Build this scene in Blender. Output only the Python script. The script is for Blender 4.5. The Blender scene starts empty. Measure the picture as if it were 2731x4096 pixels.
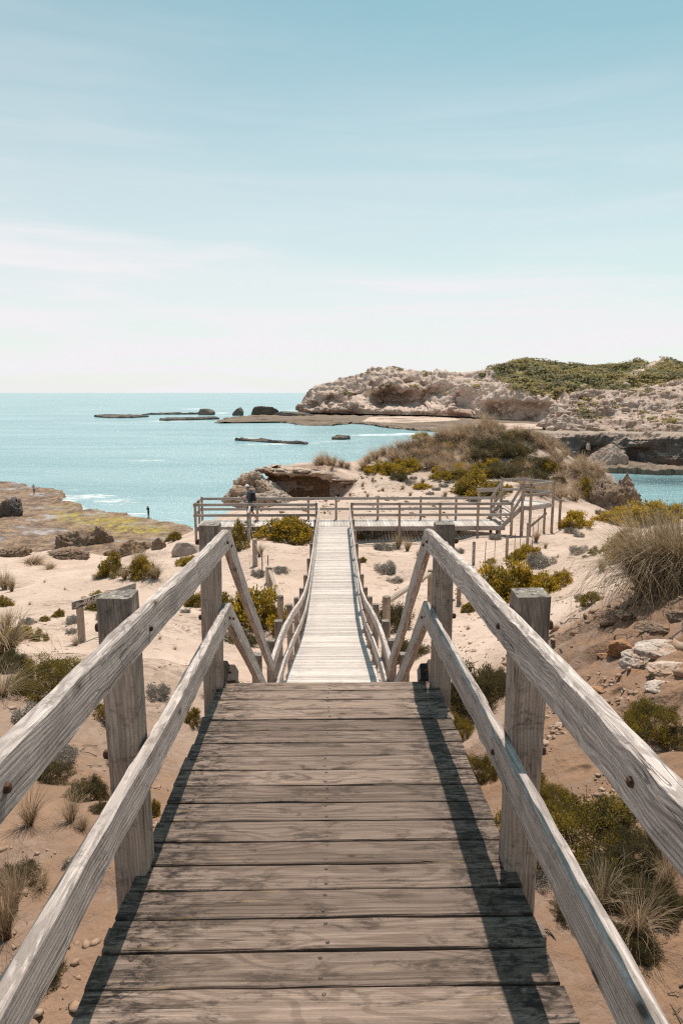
import bpy, bmesh, math, random
import numpy as np
from mathutils import Vector, Matrix

# ------------------------------------------------------------------ camera, sky, sun
scene = bpy.context.scene
COL = scene.collection
R = math.radians
F_PX, CX, CY = 2731.0, 1365.5, 2048.0
CAMZ = 18.0
PITCH, YAW = R(9.93), 0.0163
cam_d = bpy.data.cameras.new('camera')
cam = bpy.data.objects.new('camera', cam_d)
COL.objects.link(cam)
cam_d.sensor_fit = 'VERTICAL'
cam_d.sensor_height = 36.0
cam_d.lens = 24.0
cam_d.clip_start = 0.05
cam_d.clip_end = 60000.0
cam.location = (0, 0, CAMZ)
cam.rotation_euler = (math.pi / 2 - PITCH, 0, -YAW)
scene.camera = cam

SUN_EL, SUN_AZ = R(65.0), R(12.0)
world = bpy.data.worlds.new('World')
scene.world = world
world.use_nodes = True


def build_world():
    nt = world.node_tree
    nt.nodes.clear()
    N, L = nt.nodes.new, nt.links.new
    out = N('ShaderNodeOutputWorld')
    bg = N('ShaderNodeBackground')
    bg.inputs[1].default_value = 0.10
    L(bg.outputs[0], out.inputs[0])
    sky = N('ShaderNodeTexSky')
    sky.sky_type = 'NISHITA'
    sky.sun_disc = False
    sky.sun_elevation = SUN_EL
    sky.sun_rotation = SUN_AZ
    sky.altitude = 20
    sky.air_density = 1.0
    sky.dust_density = 0.6
    sky.ozone_density = 1.2
    tint = N('ShaderNodeMix'); tint.data_type = 'RGBA'; tint.blend_type = 'MULTIPLY'
    tint.inputs[0].default_value = 1.0
    tint.inputs[7].default_value = (1.08, 1.44, 1.06, 1)
    L(sky.outputs[0], tint.inputs[6])
    # thin high cloud: a broad veil low over the horizon, wisps above it
    tc = N('ShaderNodeTexCoord')
    sep = N('ShaderNodeSeparateXYZ')
    L(tc.outputs['Generated'], sep.inputs[0])

    def noise(scale, sx, sy, sz, detail, dist=0.0):
        mp = N('ShaderNodeMapping')
        mp.inputs['Scale'].default_value = (sx, sy, sz)
        L(tc.outputs['Generated'], mp.inputs[0])
        n = N('ShaderNodeTexNoise')
        n.inputs['Scale'].default_value = scale
        n.inputs['Detail'].default_value = detail
        n.inputs['Roughness'].default_value = 0.55
        n.inputs['Distortion'].default_value = dist
        L(mp.outputs[0], n.inputs[0])
        return n.outputs[0]

    def math_(op, a, b=None, clamp=False):
        m = N('ShaderNodeMath'); m.operation = op; m.use_clamp = clamp
        for i, v in enumerate((a, b)):
            if v is None:
                continue
            if isinstance(v, (int, float)):
                m.inputs[i].default_value = v
            else:
                L(v, m.inputs[i])
        return m.outputs[0]

    def ramp(v, a, b):
        r = N('ShaderNodeMapRange'); r.interpolation_type = 'SMOOTHSTEP'
        r.inputs[1].default_value = a; r.inputs[2].default_value = b
        L(v, r.inputs[0])
        return r.outputs[0]
    z = sep.outputs[2]
    n1 = noise(2.2, 1, 1, 5.0, 5, 0.4)
    n2 = noise(3.0, 0.7, 0.7, 9.0, 6, 0.6)
    # low veil
    edge = math_('ADD', z, math_('MULTIPLY', math_('SUBTRACT', n1, 0.5), -0.11))
    edge = math_('ADD', edge, math_('MULTIPLY', sep.outputs[0], 0.09))
    veil = ramp(edge, 0.295, 0.125)
    holes = ramp(n2, 0.40, 0.60)
    veil = math_('MULTIPLY', veil, math_('ADD', math_('MULTIPLY', holes, 0.22), 0.78))
    hz = ramp(z, 0.13, -0.02)
    veil = math_('MAXIMUM', veil, math_('MULTIPLY', hz, 0.97))
    # wisps
    wis = math_('MULTIPLY', ramp(n2, 0.38, 0.78), ramp(edge, 0.55, 0.22))
    wis = math_('MULTIPLY', wis, 0.16)
    gen = math_('MULTIPLY', ramp(edge, 0.56, 0.14), 0.58)
    m = math_('MAXIMUM', veil, math_('ADD', wis, gen), True)
    mix = N('ShaderNodeMix'); mix.data_type = 'RGBA'
    L(m, mix.inputs[0])
    L(tint.outputs[2], mix.inputs[6])
    mix.inputs[7].default_value = (8.9, 8.75, 9.0, 1)
    L(mix.outputs[2], bg.inputs[0])


build_world()
sun_d = bpy.data.lights.new('sun', 'SUN')
sun = bpy.data.objects.new('sun', sun_d)
COL.objects.link(sun)
sun_d.energy = 4.9
sun_d.angle = R(0.5)
sun_d.color = (1.0, 0.915, 0.83)
SUN_DIR = Vector((math.sin(SUN_AZ) * math.cos(SUN_EL), math.cos(SUN_AZ) * math.cos(SUN_EL), math.sin(SUN_EL)))
sun.rotation_euler = SUN_DIR.to_track_quat('Z', 'Y').to_euler()
sun.location = (10, 30, 60)
vs = scene.view_settings
vs.view_transform = 'Standard'
vs.look = 'None'
vs.exposure = 0.0
vs.gamma = 1.0
vs.use_curve_mapping = False
scene.cycles.max_bounces = 5
scene.cycles.diffuse_bounces = 3
scene.cycles.glossy_bounces = 2
scene.cycles.transmission_bounces = 2
scene.cycles.transparent_max_bounces = 4
scene.cycles.use_denoising = False
scene.cycles.filter_width = 1.25
scene.cycles.caustics_reflective = False
scene.cycles.caustics_refractive = False

# ------------------------------------------------------------------ helpers
FWD = Vector((math.sin(YAW) * math.cos(PITCH), math.cos(YAW) * math.cos(PITCH), -math.sin(PITCH)))
RGT = Vector((math.cos(YAW), -math.sin(YAW), 0))
UPV = RGT.cross(FWD)
CAMP = Vector((0, 0, CAMZ))


def ray(u, v):
    return FWD + RGT * ((u - CX) / F_PX) - UPV * ((v - CY) / F_PX)


def P(u, v, D):
    """survey point: bearing read off the photograph, D metres ahead"""
    d = ray(u, v)
    return CAMP + d * (D / d.y)


def PZ(u, v, z):
    d = ray(u, v)
    return CAMP + d * ((z - CAMZ) / d.z)


def mpp(D):
    return D / F_PX


def hash3(ix, iy, iz):
    h = (ix * 374761393 + iy * 668265263 + iz * 2147483647 * 3 + 974634777) & 0xFFFFFFFF
    h = ((h ^ (h >> 13)) * 1274126177) & 0xFFFFFFFF
    h = ((h ^ (h >> 16)) * 2246822519) & 0xFFFFFFFF
    return ((h ^ (h >> 15)) & 0xFFFFFF) / float(0xFFFFFF)


def vnoise(p):
    p = np.asarray(p, float)
    i = np.floor(p).astype(np.int64)
    f = p - i
    f = f * f * f * (f * (f * 6 - 15) + 10)
    x, y, z = i[..., 0], i[..., 1], i[..., 2]
    fx, fy, fz = f[..., 0], f[..., 1], f[..., 2]
    r = 0
    for dx in (0, 1):
        for dy in (0, 1):
            for dz in (0, 1):
                w = (fx if dx else 1 - fx) * (fy if dy else 1 - fy) * (fz if dz else 1 - fz)
                r = r + w * hash3(x + dx, y + dy, z + dz)
    return r * 2 - 1


def fbm(p, octv=4, gain=0.5, ridged=False):
    p = np.asarray(p, float)
    a, s, t = 1.0, 0, 0
    for k in range(octv):
        n = vnoise(p * (2.03 ** k) + k * 17.3)
        if ridged:
            n = 1 - 2 * np.abs(n)
        s = s + a * n
        t += a
        a *= gain
    return s / t


def smooth(a, b, x):
    t = np.clip((x - a) / (b - a), 0, 1)
    return t * t * (3 - 2 * t)


def link(o, parent=None, loc=None):
    COL.objects.link(o)
    if parent is not None:
        o.parent = parent
    return o


def tag(o, label=None, cat=None, group=None, kind=None):
    if label: o['label'] = label
    if cat: o['category'] = cat
    if group: o['group'] = group
    if kind: o['kind'] = kind
    return o


def empty(name, loc, label=None, cat=None, group=None, rz=0.0, scale=1.0):
    o = bpy.data.objects.new(name, None)
    o.empty_display_size = 0.2
    o.location = loc
    o.rotation_euler = (0, 0, rz)
    o.scale = (scale,) * 3 if isinstance(scale, (int, float)) else scale
    COL.objects.link(o)
    return tag(o, label, cat, group)


def put(o, parent, M=None):
    """parent o under an unrotated parent, keeping world matrix M"""
    COL.objects.link(o)
    if M is None:
        M = Matrix.Identity(4)
    if parent is not None:
        o.parent = parent
        o.matrix_parent_inverse = Matrix.Identity(4)
        o.matrix_basis = wm(parent).inverted() @ M
    else:
        o.matrix_basis = M
    return o


def wm(o):
    m = o.matrix_basis.copy()
    if o.parent is not None:
        return wm(o.parent) @ m
    return m


def mesh_from(name, V, Fc, mat=None, smooth_=False):
    me = bpy.data.meshes.new(name)
    me.from_pydata([tuple(v) for v in V], [], [tuple(int(i) for i in f) for f in Fc])
    if mat: me.materials.append(mat)
    if smooth_:
        me.shade_smooth()
    me.update()
    return me


def np_mesh(name, V, Q, mat=None, smooth_=True):
    """fast mesh from numpy verts and quads (or tris)"""
    V = np.asarray(V, np.float32); Q = np.asarray(Q, np.int32)
    me = bpy.data.meshes.new(name)
    n, k = Q.shape
    me.vertices.add(len(V)); me.vertices.foreach_set('co', V.ravel())
    me.loops.add(n * k); me.loops.foreach_set('vertex_index', Q.ravel())
    me.polygons.add(n)
    me.polygons.foreach_set('loop_start', np.arange(0, n * k, k, dtype=np.int32))
    me.polygons.foreach_set('loop_total', np.full(n, k, np.int32))
    if mat: me.materials.append(mat)
    me.update(calc_edges=True)
    me.validate()
    if smooth_: me.shade_smooth()
    return me


def grid_quads(nr, nc):
    i = np.arange(nr - 1)[:, None] * nc + np.arange(nc - 1)[None, :]
    return np.stack([i, i + 1, i + nc + 1, i + nc], -1).reshape(-1, 4)


def fattr(me, name, vals, domain='POINT'):
    a = me.attributes.new(name, 'FLOAT', domain)
    a.data.foreach_set('value', np.asarray(vals, np.float32).ravel())


# ------------------------------------------------------------------ materials
class NT:
    def __init__(s, name):
        s.m = bpy.data.materials.new(name)
        s.m.use_nodes = True
        s.t = s.m.node_tree
        s.t.nodes.clear()
        s.out = s.N('ShaderNodeOutputMaterial')
        s.b = s.N('ShaderNodeBsdfPrincipled')
        s.L(s.b.outputs[0], s.out.inputs[0])

    def N(s, t): return s.t.nodes.new(t)
    def L(s, a, b): s.t.links.new(a, b)

    def val(s, sock, v):
        if isinstance(v, (int, float)): sock.default_value = v
        elif isinstance(v, (tuple, list)): sock.default_value = tuple(v) + ((1,) if len(v) == 3 and len(sock.default_value) == 4 else ())
        else: s.L(v, sock)

    def coord(s, kind='Object'):
        return s.N('ShaderNodeTexCoord').outputs[kind]

    def pos(s): return s.N('ShaderNodeNewGeometry').outputs['Position']

    def rnd(s): return s.N('ShaderNodeObjectInfo').outputs['Random']

    def vmul(s, v, sc):
        m = s.N('ShaderNodeVectorMath'); m.operation = 'MULTIPLY'
        s.L(v, m.inputs[0]); m.inputs[1].default_value = sc
        return m.outputs[0]

    def vadd(s, a, b):
        m = s.N('ShaderNodeVectorMath'); m.operation = 'ADD'
        s.L(a, m.inputs[0])
        if isinstance(b, (tuple, list)): m.inputs[1].default_value = b
        else: s.L(b, m.inputs[1])
        return m.outputs[0]

    def noise(s, v, scale, detail=4, rough=0.55, dist=0.0):
        n = s.N('ShaderNodeTexNoise')
        s.L(v, n.inputs['Vector'])
        n.inputs['Scale'].default_value = scale
        n.inputs['Detail'].default_value = detail
        n.inputs['Roughness'].default_value = rough
        n.inputs['Distortion'].default_value = dist
        return n.outputs[0]

    def voro(s, v, scale, feature='F1', out='Distance', rnd=1.0):
        n = s.N('ShaderNodeTexVoronoi'); n.feature = feature
        s.L(v, n.inputs['Vector'])
        n.inputs['Scale'].default_value = scale
        n.inputs['Randomness'].default_value = rnd
        return n.outputs[out]

    def math(s, op, a, b=None, clamp=False):
        m = s.N('ShaderNodeMath'); m.operation = op; m.use_clamp = clamp
        s.val(m.inputs[0], a)
        if b is not None: s.val(m.inputs[1], b)
        return m.outputs[0]

    def ramp(s, v, a, b, lo=0.0, hi=1.0):
        r = s.N('ShaderNodeMapRange'); r.interpolation_type = 'SMOOTHSTEP'
        s.L(v, r.inputs[0])
        r.inputs[1].default_value = a; r.inputs[2].default_value = b
        r.inputs[3].default_value = lo; r.inputs[4].default_value = hi
        return r.outputs[0]

    def mix(s, f, a, b, mode='MIX'):
        m = s.N('ShaderNodeMix'); m.data_type = 'RGBA'; m.blend_type = mode
        s.val(m.inputs[0], f); s.val(m.inputs[6], a); s.val(m.inputs[7], b)
        return m.outputs[2]

    def attr(s, name):
        a = s.N('ShaderNodeAttribute'); a.attribute_name = name
        return a.outputs['Fac']

    def sep(s, v):
        n = s.N('ShaderNodeSeparateXYZ'); s.L(v, n.inputs[0])
        return n.outputs

    def comb(s, x, y, z):
        n = s.N('ShaderNodeCombineXYZ')
        for i, q in enumerate((x, y, z)): s.val(n.inputs[i], q)
        return n.outputs[0]

    def bump(s, h, strength, dist):
        b = s.N('ShaderNodeBump')
        b.inputs['Strength'].default_value = strength
        b.inputs['Distance'].default_value = dist
        s.L(h, b.inputs['Height'])
        s.L(b.outputs[0], s.b.inputs['Normal'])

    def done(s, col, rough=0.8, spec=0.3):
        s.val(s.b.inputs['Base Color'], col)
        s.val(s.b.inputs['Roughness'], rough)
        s.b.inputs['Specular IOR Level'].default_value = spec
        return s.m


def wood(name, light, dark, ringscale=30.0, grain=0.5, stain=0.0, knots=0.0, bump=0.5, mould=0.0, tone=0.25, head=0.0):
    """weathered timber; the grain runs along local X"""
    n = NT(name)
    co = n.coord('Object')
    rn = n.rnd()
    off = n.comb(n.math('MULTIPLY', rn, 37.0), n.math('MULTIPLY', rn, 91.7), n.math('MULTIPLY', rn, 53.3))
    c = n.vadd(co, off)
    # ring figure: distance from the log's heart, pushed about along the length
    warp = n.noise(n.vmul(c, (1.6, 5.0, 5.0)), 1.0, 2, 0.5, 0.3)
    sx, sy, sz = n.sep(co)
    wv = n.math('MULTIPLY', n.math('SUBTRACT', warp, 0.5), 0.11)
    y = n.math('ADD', n.math('ADD', sy, n.math('MULTIPLY', n.math('SUBTRACT', rn, 0.5), 0.10)), wv)
    z = n.math('ADD', n.math('ADD', sz, 0.085), wv)
    r = n.math('SQRT', n.math('ADD', n.math('MULTIPLY', y, y), n.math('MULTIPLY', z, z)))
    rings = n.math('SINE', n.math('MULTIPLY', r, ringscale * 20.0))
    rings = n.ramp(rings, -0.1, 0.75)
    fine = n.noise(n.vmul(c, (3.0, 130.0, 130.0)), 1.0, 6, 0.7)
    streak = n.noise(n.vmul(c, (1.2, 26.0, 26.0)), 1.0, 4, 0.6)
    fig = n.math('ADD', n.math('MULTIPLY', rings, 0.5), n.math('MULTIPLY', n.ramp(fine, 0.40, 0.60), 0.5))
    col = n.mix(n.math('MULTIPLY', fig, grain), light, dark)
    col = n.mix(n.ramp(streak, 0.40, 0.75, 0, 0.55), col, tuple(d * 0.8 for d in dark))
    # every stick its own tone
    tonev = n.math('ADD', n.math('MULTIPLY', rn, tone), 1.0 - tone * 0.6)
    col = n.mix(1.0, col, n.comb(tonev, tonev, tonev), 'MULTIPLY')
    # split checks
    chk = n.noise(n.vmul(c, (1.1, 42.0, 42.0)), 1.0, 2, 0.4)
    chk = n.ramp(n.math('ABSOLUTE', n.math('SUBTRACT', chk, 0.5)), 0.0, 0.016, 1.0, 0.0)
    chk = n.math('MULTIPLY', chk, n.ramp(n.noise(n.vmul(c, (1.5, 7, 7)), 1.0, 2), 0.52, 0.62))
    col = n.mix(n.math('MULTIPLY', chk, 0.75), col, (0.03, 0.025, 0.02))
    h = n.math('ADD', n.math('MULTIPLY', fig, -0.6), n.math('MULTIPLY', chk, -1.5))
    if knots:
        kv = n.voro(n.vmul(c, (3.0, 6.5, 6.5)), 1.0)
        k = n.ramp(kv, 0.07, 0.20, 1.0, 0.0)
        core = n.ramp(kv, 0.045, 0.085, 1.0, 0.0)
        col = n.mix(n.math('MULTIPLY', k, knots * 0.45), col, (0.13, 0.085, 0.05))
        col = n.mix(n.math('MULTIPLY', core, knots * 0.8), col, (0.045, 0.03, 0.022))
        h = n.math('ADD', h, n.math('MULTIPLY', core, -0.6))
    if stain:
        b = n.noise(n.vmul(c, (4.5, 13.0, 13.0)), 1.0, 9, 0.74, 0.5)
        col = n.mix(n.math('MULTIPLY', n.ramp(b, 0.51, 0.63), stain * 0.80), col, (0.065, 0.045, 0.034))
        ends = n.ramp(n.math('ABSOLUTE', sx), 0.34, 0.60)
        b2 = n.noise(n.vmul(c, (12.0, 30.0, 30.0)), 1.0, 9, 0.78, 0.4)
        col = n.mix(n.math('MULTIPLY', n.math('MULTIPLY', n.ramp(b2, 0.44, 0.60), ends), stain), col, (0.032, 0.022, 0.017))
        # sapwood showing yellow where scuffed
        col = n.mix(n.ramp(n.noise(n.vmul(c, (3, 30, 30)), 1.0, 2), 0.66, 0.74, 0, 0.35), col, (0.36, 0.25, 0.13))
    if mould:
        b = n.noise(c, 9.0, 6, 0.7, 0.8)
        b3 = n.noise(c, 60.0, 4, 0.7)
        mm = n.math('MULTIPLY', n.ramp(b, 0.48, 0.66), n.ramp(b3, 0.38, 0.6))
        col = n.mix(n.math('MULTIPLY', mm, mould), col, (0.055, 0.045, 0.038))
    if head:
        gx = n.sep(n.coord('Generated'))[0]
        hb = n.noise(n.vmul(c, (5, 28, 28)), 1.0, 7, 0.75)
        hm = n.ramp(n.math('ADD', gx, n.math('MULTIPLY', n.math('SUBTRACT', hb, 0.5), 0.45)), 0.88, 1.02)
        col = n.mix(n.math('MULTIPLY', hm, head), col, (0.06, 0.05, 0.043))
    n.bump(h, bump, 0.004)
    return n.done(col, 0.82, 0.25)


M = {}
M['rail'] = wood('weathered_rail_timber', (0.74, 0.63, 0.57), (0.16, 0.118, 0.095), 27, 0.62, 0, 1.0, 1.0, 0.45, 0.15)
M['post'] = wood('weathered_post_timber', (0.53, 0.42, 0.345), (0.20, 0.145, 0.105), 22, 0.6, 0, 0.8, 0.7, 0.65, 0.2, 0.6)
M['plank'] = wood('weathered_deck_timber', (0.335, 0.245, 0.195), (0.105, 0.067, 0.047), 26, 0.62, 1.0, 1.0, 0.9, 0, 0.55)
M['ramp_plank'] = wood('bleached_deck_timber', (0.70, 0.62, 0.565), (0.40, 0.33, 0.285), 26, 0.5, 0.25, 0.5, 0.4, 0, 0.4)
M['far_rail'] = wood('grey_rail_timber', (0.52, 0.455, 0.41), (0.20, 0.165, 0.14), 24, 0.5, 0, 0.3, 0.4, 0.3, 0.3)
M['bearer'] = wood('bearer_timber', (0.30, 0.23, 0.18), (0.13, 0.095, 0.07), 24, 0.5, 0, 0.3, 0.4, 0.4, 0.3)
M['log'] = wood('pale_log_timber', (0.48, 0.39, 0.31), (0.27, 0.20, 0.15), 20, 0.4, 0, 0.3, 0.4, 0.2, 0.25)


def m_post_top():
    n = NT('lichened_end_grain')
    c = n.vadd(n.coord('Object'), n.comb(n.rnd(), n.rnd(), 0.0))
    b = n.noise(c, 30, 6, 0.7, 0.5)
    col = n.mix(n.ramp(b, 0.35, 0.55), (0.05, 0.045, 0.04), (0.27, 0.23, 0.19))
    col = n.mix(n.ramp(n.noise(c, 55, 4, 0.7), 0.55, 0.66), col, (0.50, 0.47, 0.43))
    col = n.mix(n.ramp(n.noise(c, 22, 3), 0.62, 0.7), col, (0.36, 0.20, 0.09))
    n.bump(b, 0.8, 0.01)
    return n.done(col, 0.9, 0.2)


M['post_top'] = m_post_top()


def m_plain(name, col, rough=0.6, var=0.15, metal=0.0, scale=20):
    n = NT(name)
    c = n.coord('Object')
    b = n.noise(c, scale, 4, 0.6)
    out = n.mix(n.ramp(b, 0.3, 0.7), tuple(x * (1 - var) for x in col), tuple(min(1, x * (1 + var)) for x in col))
    n.b.inputs['Metallic'].default_value = metal
    return n.done(out, rough, 0.3)


M['rust'] = m_plain('rusty_bolt_steel', (0.085, 0.04, 0.025), 0.75, 0.5, 0.2, 90)
M['screw'] = m_plain('dark_screw_steel', (0.07, 0.05, 0.045), 0.6, 0.4, 0.4, 200)
M['bracket'] = m_plain('blackened_bracket', (0.035, 0.035, 0.037), 0.5, 0.3, 0.4, 40)
M['wire'] = m_plain('galvanised_wire', (0.35, 0.34, 0.33), 0.5, 0.1, 0.6)
M['stake'] = m_plain('rusty_steel_stake', (0.22, 0.14, 0.10), 0.8, 0.3, 0.1, 60)


def m_sand():
    n = NT('coastal_sand')
    c = n.pos()
    soil = n.attr('soil'); rock = n.attr('rock'); algae = n.attr('algae'); sh = n.attr('litter')
    big = n.noise(c, 0.35, 4, 0.6)
    med = n.noise(c, 3.0, 5, 0.65)
    fine = n.noise(c, 70.0, 3, 0.6)
    col = n.mix(n.ramp(big, 0.35, 0.7), (0.66, 0.50, 0.405), (0.55, 0.405, 0.32))
    col = n.mix(n.ramp(med, 0.45, 0.75), col, (0.50, 0.365, 0.285))
    col = n.mix(n.ramp(fine, 0.40, 0.62, 0.0, 0.35), col, (0.40, 0.30, 0.23))
    # shell grit and dark crumbs
    v = n.voro(c, 26.0)
    keep = n.ramp(n.noise(c, 1.3, 3), 0.45, 0.62)
    col = n.mix(n.math('MULTIPLY', n.ramp(v, 0.10, 0.16, 1, 0), n.math('MULTIPLY', keep, 0.6)), col, (0.24, 0.17, 0.13))
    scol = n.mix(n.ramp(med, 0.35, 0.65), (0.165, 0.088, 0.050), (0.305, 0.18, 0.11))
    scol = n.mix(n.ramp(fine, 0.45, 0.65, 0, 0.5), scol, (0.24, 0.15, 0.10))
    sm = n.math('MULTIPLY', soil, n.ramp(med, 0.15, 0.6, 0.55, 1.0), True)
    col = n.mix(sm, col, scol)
    col = n.mix(n.math('MULTIPLY', sh, n.ramp(n.noise(c, 7, 5, 0.7), 0.42, 0.6)), col, (0.17, 0.12, 0.085))
    # reef flat
    rn_ = n.noise(c, 0.6, 6, 0.7, 0.5)
    rcol = n.mix(n.ramp(rn_, 0.38, 0.60), (0.14, 0.088, 0.06), (0.36, 0.235, 0.15))
    rcol = n.mix(n.ramp(n.noise(c, 2.6, 5, 0.75), 0.47, 0.60, 0, 0.75), rcol, (0.11, 0.075, 0.055))
    rcol = n.mix(n.ramp(n.noise(c, 0.22, 5, 0.65), 0.56, 0.66), rcol, (0.40, 0.33, 0.30))
    al = n.math('MULTIPLY', algae, n.ramp(n.noise(n.vmul(c, (1, 0.6, 1)), 0.5, 6, 0.72), 0.42, 0.56))
    rcol = n.mix(al, rcol, n.mix(n.ramp(n.noise(c, 1.7, 4), 0.35, 0.65), (0.22, 0.16, 0.045), (0.43, 0.32, 0.065)))
    col = n.mix(rock, col, rcol)
    h = n.math('ADD', n.math('MULTIPLY', med, 1.0), n.math('MULTIPLY', n.noise(c, 16, 5, 0.7), 0.5))
    h = n.math('ADD', h, n.math('MULTIPLY', fine, 0.12))
    h = n.math('ADD', h, n.math('MULTIPLY', n.noise(c, 0.95, 5, 0.65), 3.2))
    # old footprints: scattered shallow pits
    h = n.math('ADD', h, n.math('MULTIPLY', n.ramp(n.voro(c, 2.3), 0.10, 0.26), 1.1))
    n.bump(h, 0.75, 0.055)
    wet = n.math('MULTIPLY', rock, n.ramp(n.noise(c, 0.22, 4, 0.6), 0.50, 0.60))
    return n.done(col, n.math('SUBTRACT', 0.9, n.math('MULTIPLY', wet, 0.6)), 0.25)


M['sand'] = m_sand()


def m_rock(name, pale, mid, dark, ochre, bandscale=0.6, nscale=0.5, ochre_lo=None, bump=0.8, bdist=0.4, veg=False, flat=None):
    n = NT(name)
    c = n.pos()
    b1 = n.noise(c, nscale, 6, 0.65, 0.4)
    b2 = n.noise(c, nscale * 5, 5, 0.7, 0.3)
    x, y, z = n.sep(c)
    band = n.noise(n.vmul(c, (0.15 * bandscale, 0.15 * bandscale, 2.2 * bandscale)), 1.0, 4, 0.6)
    col = n.mix(n.ramp(b1, 0.35, 0.62), mid, pale)
    col = n.mix(n.ramp(band, 0.48, 0.66, 0, 0.6), col, mid)
    col = n.mix(n.ramp(b2, 0.50, 0.70, 0, 0.7), col, dark)
    och = n.ramp(n.noise(c, nscale * 0.8, 4, 0.6), 0.45, 0.62)
    if ochre_lo is not None:
        och = n.math('MULTIPLY', och, n.ramp(z, ochre_lo[1], ochre_lo[0]))
    else:
        och = n.math('MULTIPLY', och, 0.55)
    col = n.mix(och, col, ochre)
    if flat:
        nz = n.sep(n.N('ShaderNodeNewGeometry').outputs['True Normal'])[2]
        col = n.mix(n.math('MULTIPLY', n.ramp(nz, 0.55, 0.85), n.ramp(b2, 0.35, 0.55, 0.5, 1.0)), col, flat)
    if veg:
        v = n.attr('veg')
        g = n.noise(c, 0.16, 6, 0.7)
        col = n.mix(v, col, n.mix(n.ramp(g, 0.38, 0.6), (0.11, 0.11, 0.065), (0.30, 0.24, 0.08)))
    h = n.math('ADD', b1, n.math('MULTIPLY', b2, 0.5))
    h = n.math('ADD', h, n.math('MULTIPLY', band, 0.5))
    n.bump(h, bump, bdist)
    return n.done(col, 0.9, 0.2)


M['headland'] = m_rock('headland_sandstone', (0.65, 0.50, 0.41), (0.52, 0.385, 0.31), (0.29, 0.21, 0.17), (0.27, 0.16, 0.12), 0.25, 0.06, (2.0, 11.0), 0.7, 2.0, True)
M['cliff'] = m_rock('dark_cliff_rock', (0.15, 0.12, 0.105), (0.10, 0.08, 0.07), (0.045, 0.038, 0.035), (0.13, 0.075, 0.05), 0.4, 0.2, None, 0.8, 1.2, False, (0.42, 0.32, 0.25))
M['slope'] = m_rock('pale_slope_rock', (0.62, 0.485, 0.40), (0.49, 0.365, 0.295), (0.26, 0.19, 0.15), (0.36, 0.23, 0.16), 0.4, 0.15, None, 0.9, 1.5, True)
M['limestone'] = m_rock('limestone_ledge', (0.56, 0.45, 0.37), (0.42, 0.32, 0.25), (0.19, 0.135, 0.105), (0.34, 0.19, 0.10), 1.5, 0.9, None, 0.9, 0.25)
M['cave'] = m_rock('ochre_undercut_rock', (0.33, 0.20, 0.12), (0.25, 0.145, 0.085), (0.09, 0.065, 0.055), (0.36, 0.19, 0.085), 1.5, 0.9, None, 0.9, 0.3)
M['boulder'] = m_rock('grey_boulder_rock', (0.46, 0.38, 0.33), (0.36, 0.29, 0.25), (0.20, 0.16, 0.14), (0.34, 0.23, 0.16), 2, 1.6, None, 0.8, 0.12)
M['brown_rock'] = m_rock('brown_eroded_rock', (0.34, 0.24, 0.17), (0.24, 0.165, 0.12), (0.085, 0.062, 0.05), (0.30, 0.18, 0.10), 1.2, 0.8, None, 0.9, 0.3)
M['sea_rock'] = m_rock('wet_sea_rock', (0.17, 0.14, 0.125), (0.11, 0.092, 0.085), (0.05, 0.045, 0.042), (0.20, 0.15, 0.09), 0.4, 0.2, None, 0.8, 1.0)
M['shelf'] = m_rock('rock_shelf', (0.27, 0.20, 0.15), (0.18, 0.13, 0.10), (0.085, 0.065, 0.052), (0.20, 0.145, 0.085), 0.3, 0.08, None, 0.6, 0.6)
M['white_rock'] = m_rock('white_limestone', (0.62, 0.52, 0.45), (0.50, 0.39, 0.32), (0.24, 0.17, 0.13), (0.40, 0.20, 0.09), 3, 3.0, None, 0.8, 0.06)
M['gravel'] = m_rock('mixed_gravel', (0.46, 0.34, 0.26), (0.34, 0.22, 0.15), (0.17, 0.11, 0.08), (0.36, 0.20, 0.11), 3, 5.0, None, 0.5, 0.02)
M['red_rock'] = m_rock('red_clay_rock', (0.40, 0.22, 0.12), (0.33, 0.17, 0.09), (0.16, 0.09, 0.06), (0.42, 0.23, 0.12), 3, 3.0, None, 0.8, 0.06)


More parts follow.
